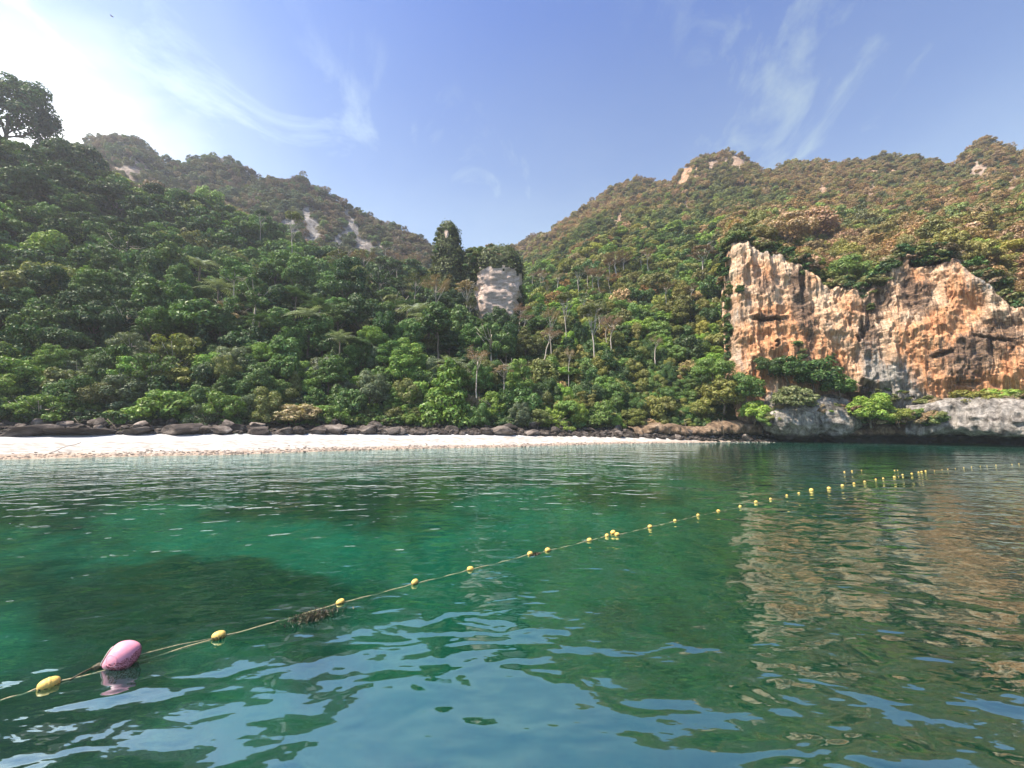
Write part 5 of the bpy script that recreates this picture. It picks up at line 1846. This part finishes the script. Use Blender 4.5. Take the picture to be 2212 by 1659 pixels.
# ---------------------------------------------------------------- the float line
def mat_plastic(name, col, dirt, scale=9.0, lo=0.45, hi=0.62, rough=0.5):
    m, k, out = new_mat(name)
    tc = k.n("ShaderNodeTexCoord").outputs["Object"]
    n = k.noise(tc, scale, 6.0, 0.65)
    oi = k.n("ShaderNodeObjectInfo").outputs["Random"]
    c = k.mix(k.ramp(k.math("ADD", n, k.math("MULTIPLY", k.math("SUBTRACT", oi, 0.5), 0.12)), [(lo, 0.0), (hi, 1.0)]), col, dirt)
    principled(k, out, c, rough, k.bump(n, 0.25, 0.01), 0.4)
    return m


M_FLOAT = mat_plastic("yellow_float", (0.80, 0.54, 0.13), (0.36, 0.27, 0.13), 7.0, 0.48, 0.72)
M_GRIME = mat_plastic("algae_grime", (0.035, 0.032, 0.018), (0.10, 0.085, 0.045), 20.0)
M_PINK = mat_plastic("faded_pink", (0.82, 0.36, 0.45), (0.70, 0.24, 0.33), 5.0, 0.4, 0.8)
M_BARN = mat_plastic("barnacle_crust", (0.13, 0.02, 0.025), (0.42, 0.11, 0.12), 40.0, 0.4, 0.6, 0.9)
M_ROPE = mat_plastic("float_rope", (0.42, 0.36, 0.20), (0.16, 0.14, 0.09), 30.0)
M_WHITE_ROPE = mat_plastic("white_rope", (0.72, 0.68, 0.60), (0.45, 0.40, 0.34), 30.0)


def float_meshes():
    """an egg-shaped float with a waist moulding and a hole at each end, along x; half length 1"""
    n, m = 40, 28
    t = np.linspace(0, math.pi, n)
    x = -np.cos(t)
    r = 0.70 * np.sin(t) ** 0.72
    r = r + 0.035 * np.exp(-(x / 0.07) ** 2) - 0.025 * np.exp(-((np.abs(x) - 0.16) / 0.05) ** 2)
    r = np.maximum(r, 0.10)
    x[0], x[-1] = -0.90, 0.90
    a = np.linspace(0, 2 * math.pi, m, endpoint=False)
    V = np.stack([np.repeat(x, m), np.outer(r, np.cos(a)).ravel(), np.outer(r, np.sin(a)).ravel()], -1)
    body = mesh_np("float_body", V, grid_faces(n, m, wrap=True), [M_FLOAT], True)
    mb = MB()
    for s in (-1, 1):
        ang = np.linspace(0, 2 * math.pi, 13)
        mb.tube(np.stack([np.full(13, 0.93 * s), 0.13 * np.cos(ang), 0.13 * np.sin(ang)], 1), [0.055] * 13, 6)
    collar = mb.mesh("collar", [M_FLOAT])
    rg = np.random.default_rng(3)
    k = 260
    th = rg.uniform(math.pi * 1.02, math.pi * 1.98, k)
    xx = rg.uniform(-0.85, 0.85, k)
    rr = np.interp(xx, x[1:-1], r[1:-1])
    C = np.stack([xx, rr * np.cos(th), rr * np.sin(th)], -1)
    N = C * np.array([0.2, 1, 1])
    Vl, Q = leaves(C, N, 0.12, rg, droop=1.0)
    weed = mesh_np("weed_fringe", Vl, Q, [M_GRIME])
    return body, collar, weed


FLOAT = float_meshes()
# (dx, dy at the middle, length in m, lift, words)
FLOATS = [(105, 1481, 0.30, 0.03, "yellow float nearest the pink buoy, lying low in dark weed"), (472, 1378, 0.27, 0.05, "chunky yellow float on the taut rope past the pink buoy"),
          (735, 1303, 0.22, 0.03, "pale yellow float right behind the clump of dark seaweed"), (896, 1261, 0.23, 0.05, "clean yellow float followed by pale glitter on the rope"), (1016, 1231, 0.23, 0.03, "yellow float in the streak of pale rock reflection"),
          (1145, 1198, 0.24, 0.03, "yellow float with a black weed tuft beside it"), (1183, 1190, 0.24, 0.03, "yellow float just past the one with a black weed tuft"), (1273, 1168, 0.22, 0.03, "single yellow float just before the tangled cluster of three"),
          (1311, 1158, 0.22, 0.02, "small float in a rope loop at the near end of the tangled cluster"), (1324, 1153, 0.25, 0.06, "raised float in the middle of the tangled cluster"), (1333, 1156, 0.25, 0.03, "yellow float at the far end of the tangled cluster"),
          (1404, 1139, 0.24, 0.03, None), (1458, 1126, 0.23, 0.03, None), (1508, 1114, 0.23, 0.03, None), (1552, 1105, 0.25, 0.03, None), (1599, 1095, 0.24, 0.03, None), (1633, 1086, 0.26, 0.05, None), (1664.6, 1079, 0.24, 0.03, None), (1699.7, 1071, 0.22, 0.02, None),
          (1725.7, 1066, 0.22, 0.02, None), (1752.6, 1060.5, 0.42, 0.05, "long pale double float where the far bright stretch begins"), (1790.8, 1056.5, 0.40, 0.05, None), (1820, 1050.7, 0.36, 0.05, None), (1845, 1045.8, 0.36, 0.05, None), (1868, 1042, 0.38, 0.05, None),
          (1892, 1037, 0.34, 0.05, None), (1908, 1035, 0.38, 0.05, None), (1932, 1031.7, 0.42, 0.05, None), (1950, 1027, 0.36, 0.05, None), (1969.6, 1024.4, 0.40, 0.05, None), (1984.5, 1021.6, 0.38, 0.05, None), (1991, 1020.5, 0.40, 0.06, None),
          (1999.5, 1018.3, 0.34, 0.03, None), (2018.5, 1017, 0.26, 0.02, None), (2035, 1015, 0.26, 0.02, None), (2047.5, 1014, 0.34, 0.03, None), (2064, 1012.5, 0.32, 0.03, None), (2081.8, 1010.6, 0.36, 0.03, None), (2098.6, 1009.4, 0.32, 0.03, None), (2117.5, 1007.5, 0.32, 0.03, None),
          (2132, 1007, 0.30, 0.03, None), (2151.4, 1005.4, 0.40, 0.03, None), (2186, 1003.4, 0.34, 0.03, None), (2201, 1002.4, 0.34, 0.03, None)]
SECOND = [(1824, 1020, 0.34, 0.02), (1840.5, 1018.5, 0.36, 0.03), (1861, 1017.0, 0.40, 0.05), (1932.5, 1017, 0.38, 0.04), (1939, 1017, 0.38, 0.04)]


def build_floats():
    rg = np.random.default_rng(5)
    pts = [on_water(f[0], f[1]) for f in FLOATS]
    ordn = ["first", "second", "third", "fourth", "fifth", "sixth", "seventh", "eighth", "ninth", "tenth", "eleventh", "twelfth"]
    mid_i = far_i = out_i = 0
    def put(p, ln, lift, yaw, words, small):
        t = empty("yellow_float", (p[0], p[1], lift * 0.6), category="float", group="yellow floats strung along the rope", label=words)
        t.rotation_euler = (rg.uniform(-0.25, 0.25), rg.uniform(-0.2, 0.2), yaw)
        h = ln / 2 * (0.58 if not small else 0.50 if p[1] < 20 else 0.36 if p[1] < 26 else 0.20)
        for nm, me in zip(("body", "collar", "weed_fringe"), FLOAT):
            if small and nm == "weed_fringe":
                continue
            o = link(nm, me, t)
            o.scale = (h, h * 1.05, h * 1.05)
        return t
    for i, (f, p) in enumerate(zip(FLOATS, pts)):
        q = pts[min(i + 1, len(pts) - 1)]
        o_ = pts[max(i - 1, 0)]
        yaw = math.atan2(q[1] - o_[1], q[0] - o_[0]) + rg.uniform(-0.35, 0.35)
        words = f[4]
        if words is None:
            if f[0] < 1740:
                words = f"small yellow float, {ordn[mid_i]} after the tangled cluster of three"
                mid_i += 1
            elif f[0] < 2010:
                words = f"bright yellow float, {ordn[far_i]} past the long double float in the far stretch"
                far_i += 1
            else:
                words = f"tiny pale float, {ordn[out_i]} past the far bright yellow stretch"
                out_i += 1
        put(p, f[2], f[3], yaw, words, i > 11)
    names = ["first", "second", "third", "fourth", "last"]
    for (dx, dy, ln, lift), nm in zip(SECOND, names):
        put(on_water(dx, dy), ln, lift, rg.uniform(0, 3), f"faint float of the short far line near the cliff shore, {nm} from the boulder end", True)
    # the rope that carries them
    start = on_water(-60, 1530)
    way = [start] + pts
    path, rad = [], []
    for i in range(len(way) - 1):
        a, b = np.array(way[i]), np.array(way[i + 1])
        n = 14
        d = b - a
        ln = float(np.hypot(d[0], d[1]))
        nrm = np.array([-d[1], d[0], 0]) / max(ln, 1e-6)
        for t in np.linspace(0, 1, n, endpoint=False):
            z = 0.014 - 0.006 * max(0.0, min(6.0, (a[1] + d[1] * t - 12) / 2.0)) - 0.020 * math.sin(math.pi * t) ** 0.7 + 0.006 * math.sin(t * 17 + i)
            path.append(a + d * t + nrm * 0.02 * ln * math.sin(2 * math.pi * t + i) * (0.3 if ln > 2 else 0.1) + np.array([0, 0, z]))
            rad.append(0.007)
    path.append(np.array(way[-1]) + np.array([0, 0, 0.02]))
    rad.append(0.007)
    link("float_rope", MB().tube(path, rad, 6).mesh("float_rope", [M_ROPE]), category="rope", label="long thin rope stringing the yellow floats across the bay")


build_floats()


def build_pink_buoy():
    c = np.array(on_water(262, 1436))
    L = 0.62
    t = empty("pink_buoy", (c[0], c[1], 0.0), category="buoy", label="faded pink mooring buoy floating low with a crusted waterline")
    # axis: its nose dips to the left where the rope ties on, its blunt end rises to the right
    n, m = 44, 36
    u = 0.5 - 0.5 * np.cos(np.linspace(0, math.pi, n))
    x = (u - 0.5) * 0.50
    r = 0.225 * np.sin(np.pi * np.clip(u * 0.97 + 0.03, 0, 1)) ** 0.55 * (0.62 + 0.38 * smooth(0.0, 0.62, u))
    r[0], r[-1] = 0.02, 0.02
    a = np.linspace(0, 2 * math.pi, m, endpoint=False)
    V = np.stack([np.repeat(x, m), np.outer(r, np.cos(a)).ravel(), np.outer(r, np.sin(a)).ravel()], -1)
    rot = (0.0, math.radians(-27), math.radians(24))
    body = link("body", mesh_np("buoy_body", V, grid_faces(n, m, wrap=True), [M_PINK], True), t, (0.0, 0.0, 0.135))
    body.rotation_euler = rot
    # moulded oval ring on the side towards the boat
    ang = np.linspace(0, 2 * math.pi, 41)
    rx, rz = 0.085, 0.085
    px = -0.055 + rx * np.cos(ang)
    pz = 0.055 + rz * np.sin(ang)
    rr = np.interp(px, x, r)
    py = -np.sqrt(np.maximum(rr ** 2 - pz ** 2, 1e-4)) - 0.001
    ring = link("moulded_ring", MB().tube(np.stack([px, py, pz], 1), [0.0055] * 41, 6).mesh("moulded_ring", [M_PINK]), body)
    # crust of growth along the waterline
    rg = np.random.default_rng(4)
    k = 900
    xx = rg.uniform(-0.16, 0.245, k)
    th = rg.uniform(math.pi * 1.0, math.pi * 1.62, k) + 0.32 * xx / 0.25
    rr = np.interp(xx, x, r)
    C = np.stack([xx, rr * np.cos(th), rr * np.sin(th)], -1)
    Vl, Q = leaves(C, C * np.array([0.1, 1, 1]) * 6, 0.011, rg)
    link("waterline_crust", mesh_np("waterline_crust", Vl, Q, [M_BARN]), body)
    # rope loop from its nose over its back
    nose = np.array([x[0], 0, 0])
    pth = []
    for q in np.linspace(0, 1, 16):
        i = int(q * (n - 1) * 0.52)
        pth.append((x[i] - 0.012, -0.25 * (r[i] + 0.008), 0.97 * (r[i] + 0.010)))
    link("rope_loop", MB().tube(pth, [0.009] * 16, 6).mesh("rope_loop", [M_WHITE_ROPE]), body)
    # the weed-grown knot at the nose
    V0, T0 = ico(3)
    Vk = V0 * np.array([0.085, 0.05, 0.045]) * (1 + 0.35 * fbm(V0[:, 0] * 2, V0[:, 1] * 2, V0[:, 2] * 2, 3))[:, None]
    ko = link("knot", mesh_np("knot", Vk, T0, [M_GRIME], True), t, (-0.285, -0.10, 0.03))
    ko.rotation_euler = (0.2, -0.2, 0.5)
    # tether out to the float line
    a0 = np.array([-0.33, -0.12, 0.03])
    t.scale = (0.72, 0.72, 0.72)
    far = (np.array(on_water(150, 1470)) - c) / 0.72
    link("tether", MB().tube([a0, a0 * 0.5 + far * 0.5 + np.array([0, 0, 0.01]), far + np.array([0, 0, 0.01])], [0.016, 0.013, 0.010], 6).mesh("tether", [M_GRIME]), t)
    far = (np.array(on_water(462, 1386)) - c) / 0.72
    s = (np.array(on_water(205, 1446)) - c) / 0.72
    link("line", MB().tube([s + np.array([0, 0, 0.03]), s * 0.66 + far * 0.34 + np.array([0, -0.02, 0.075]), s * 0.33 + far * 0.67 + np.array([0, 0, 0.085]), far + np.array([0, 0, 0.06])], [0.008] * 4, 6).mesh("line", [M_ROPE]), t)


build_pink_buoy()


def build_weed():
    rg = np.random.default_rng(8)
    for (dx, dy, w, n, nm, words) in [(680, 1334, 0.40, 520, "seaweed_clump", "bushy clump of dark brown seaweed caught on the float rope"), (1157, 1198, 0.16, 120, "seaweed_clump", "small black tuft of seaweed beside a yellow float")]:
        c = np.array(on_water(dx, dy))
        C = rg.normal(0, 1, (n, 3)) * np.array([w * 0.42, w * 0.16, w * 0.09]) + np.array([0, 0, w * 0.07])
        V, Q = leaves(C, rg.normal(size=(n, 3)), 0.030, rg, droop=0.3, aspect=0.28)
        o = link(nm, mesh_np(nm, V, Q, [M_GRIME]), loc=(c[0], c[1], 0.0), category="seaweed", label=words, group="seaweed caught on the float rope")
        o.rotation_euler = (0, 0, math.radians(35))


build_weed()


def build_bird():
    p = P(241, 35, 90.0)
    m, k, out = new_mat("dark_feathers")
    principled(k, out, (0.03, 0.03, 0.035), 0.7)
    t = empty("bird", p, category="bird", label="small dark bird gliding high against the pale sky", )
    s = np.linspace(-1, 1, 9)
    mb = MB().tube(np.stack([s * 0.32, 0 * s, 0.02 * s], 1), 0.085 * np.sqrt(np.clip(1 - s ** 2, 0.02, 1)), 8)
    V, T = ico(2)
    mb.add(V * 0.065 + np.array([0.33, 0, 0.02]), None, T)
    mb.tube([(0.37, 0, 0.015), (0.45, 0, 0.0)], [0.022, 0.004], 5)
    mb.add(np.array([(-0.28, -0.03, 0.0), (-0.28, 0.03, 0.0), (-0.52, 0.11, 0.01), (-0.52, -0.11, 0.01), (-0.4, 0, 0.03)]), None, [(0, 1, 4), (1, 2, 4), (2, 3, 4), (3, 0, 4)])
    link("body", mb.mesh("bird_body", [m]), t)
    for sg in (-1, 1):
        V = []
        for q in np.linspace(0, 1, 9):
            ch = 0.24 * (1 - q) ** 0.6 + 0.03
            V.append((0.10 - 0.25 * q ** 2 + ch * 0.4, sg * (0.05 + 0.80 * q), 0.04 + 0.16 * math.sin(q * 2.2) + 0.012))
            V.append((0.10 - 0.25 * q ** 2 - ch * 0.6, sg * (0.05 + 0.80 * q), 0.04 + 0.16 * math.sin(q * 2.2)))
        V = np.array(V)
        F = [(2 * i, 2 * i + 1, 2 * i + 3, 2 * i + 2) for i in range(8)]
        V2 = np.concatenate([V, V - np.array([0, 0, 0.02])])
        F2 = F + [tuple(18 + v for v in f[::-1]) for f in F]
        link("wing", mesh_np("wing", V2, np.array(F2), [m], True), t)
    t.rotation_euler = (math.radians(38), math.radians(-15), math.radians(80))


build_bird()

# ---------------------------------------------------------------- labels: each says which one it is
ORD = ["first", "second", "third", "fourth", "fifth", "sixth", "seventh", "eighth", "ninth", "tenth", "eleventh", "twelfth", "thirteenth", "fourteenth", "fifteenth", "sixteenth", "seventeenth", "eighteenth", "nineteenth", "twentieth"]


def nth(i):
    if i < 20:
        return ORD[i]
    tens = ["twenty", "thirty", "forty", "fifty", "sixty"][(i + 1) // 10 - 2]
    u = (i + 1) % 10
    return f"{tens}-{ORD[u - 1]}" if u else {"twenty": "twentieth", "thirty": "thirtieth", "forty": "fortieth", "fifty": "fiftieth", "sixty": "sixtieth"}[tens]


def where(o, top):
    x, y, z = o.location
    dx, dy = (float(v) for v in to_disp(x, y, top))
    az = math.atan2(x, y)
    R, _ = layers(np.array([az]))
    d = math.hypot(x, y)
    row = (d - R[3][0]) / max(1.0, R[6][0] - R[3][0])
    if dx > 1560:
        return ("above the orange cliff" if row < 0.55 else "on the hill behind the cliff"), dx
    if d < R[3][0] + 6:
        return ("right behind the beach boulders" if dx < 1130 else "right behind the brown ledge"), dx
    side = "high" if row > 0.72 else "halfway up" if row > 0.34 else "low"
    part = "the far-left slope" if dx < 560 else "the slope before the crags" if dx < 930 else "the gully below the pillar" if dx < 1160 else "the slope beside the cliff"
    return f"{side} on {part}".replace("on the gully", "in the gully").replace("up on", "up"), dx


def label_all():
    named = {"pointed": "pointed", "domed": "domed", "tall domed": "tall domed", "flat tiered": "flat tiered", "vine-draped": "vine-draped"}
    buckets = {}
    for t in THINGS:
        if t["words"]:
            t["o"]["label"] = t["words"]
            continue
        if t["kind"] == "palm":
            base = f"{t['tone']} palm " + where(t["o"], t["top"])[0]
        elif t["kind"] == "tall":
            base = ("leafless " if t["dens"] == 0 else f"{t['tone']} ") + "tall pale-stemmed tree " + where(t["o"], t["top"])[0]
        else:
            base = f"{t['tone']} {named[t['kind']]} tree " + where(t["o"], t["top"])[0]
        buckets.setdefault(base, []).append((where(t["o"], t["top"])[1], t))
    for base, lst in buckets.items():
        lst.sort(key=lambda q: q[0])
        for i, (_, t) in enumerate(lst):
            t["o"]["label"] = base if len(lst) == 1 else f"{base}, {nth(i)} from left"
    # boulders without words of their own
    rest = []
    for o, free in BOULDERS:
        if free:
            dx, _ = to_disp(*o.location)
            az = math.atan2(o.location[0], o.location[1])
            R, _z = layers(np.array([az]))
            rest.append((float(dx), math.hypot(o.location[0], o.location[1]) - R[2][0] < 0.45 * (R[3][0] - R[2][0]), o))
    b = {}
    for dx, frontrow, o in rest:
        stretch = "under the long black rocks' trees" if dx < 330 else "behind the wide bright beach" if dx < 700 else "left of the pointed green tree" if dx < 960 else "right of the pointed green tree" if dx < 1300 else "beside the low brown ledge"
        size = "broad" if o.scale[0] > 0.85 else "middling" if o.scale[0] > 0.55 else "small"
        base = f"{size} rock {'at the sand edge' if frontrow else 'up the bank'} {stretch}"
        b.setdefault(base, []).append((dx, o))
    for base, lst in b.items():
        lst.sort(key=lambda q: q[0])
        for i, (_, o) in enumerate(lst):
            o["label"] = base if len(lst) == 1 else f"{base}, {nth(i)} from left"


label_all()
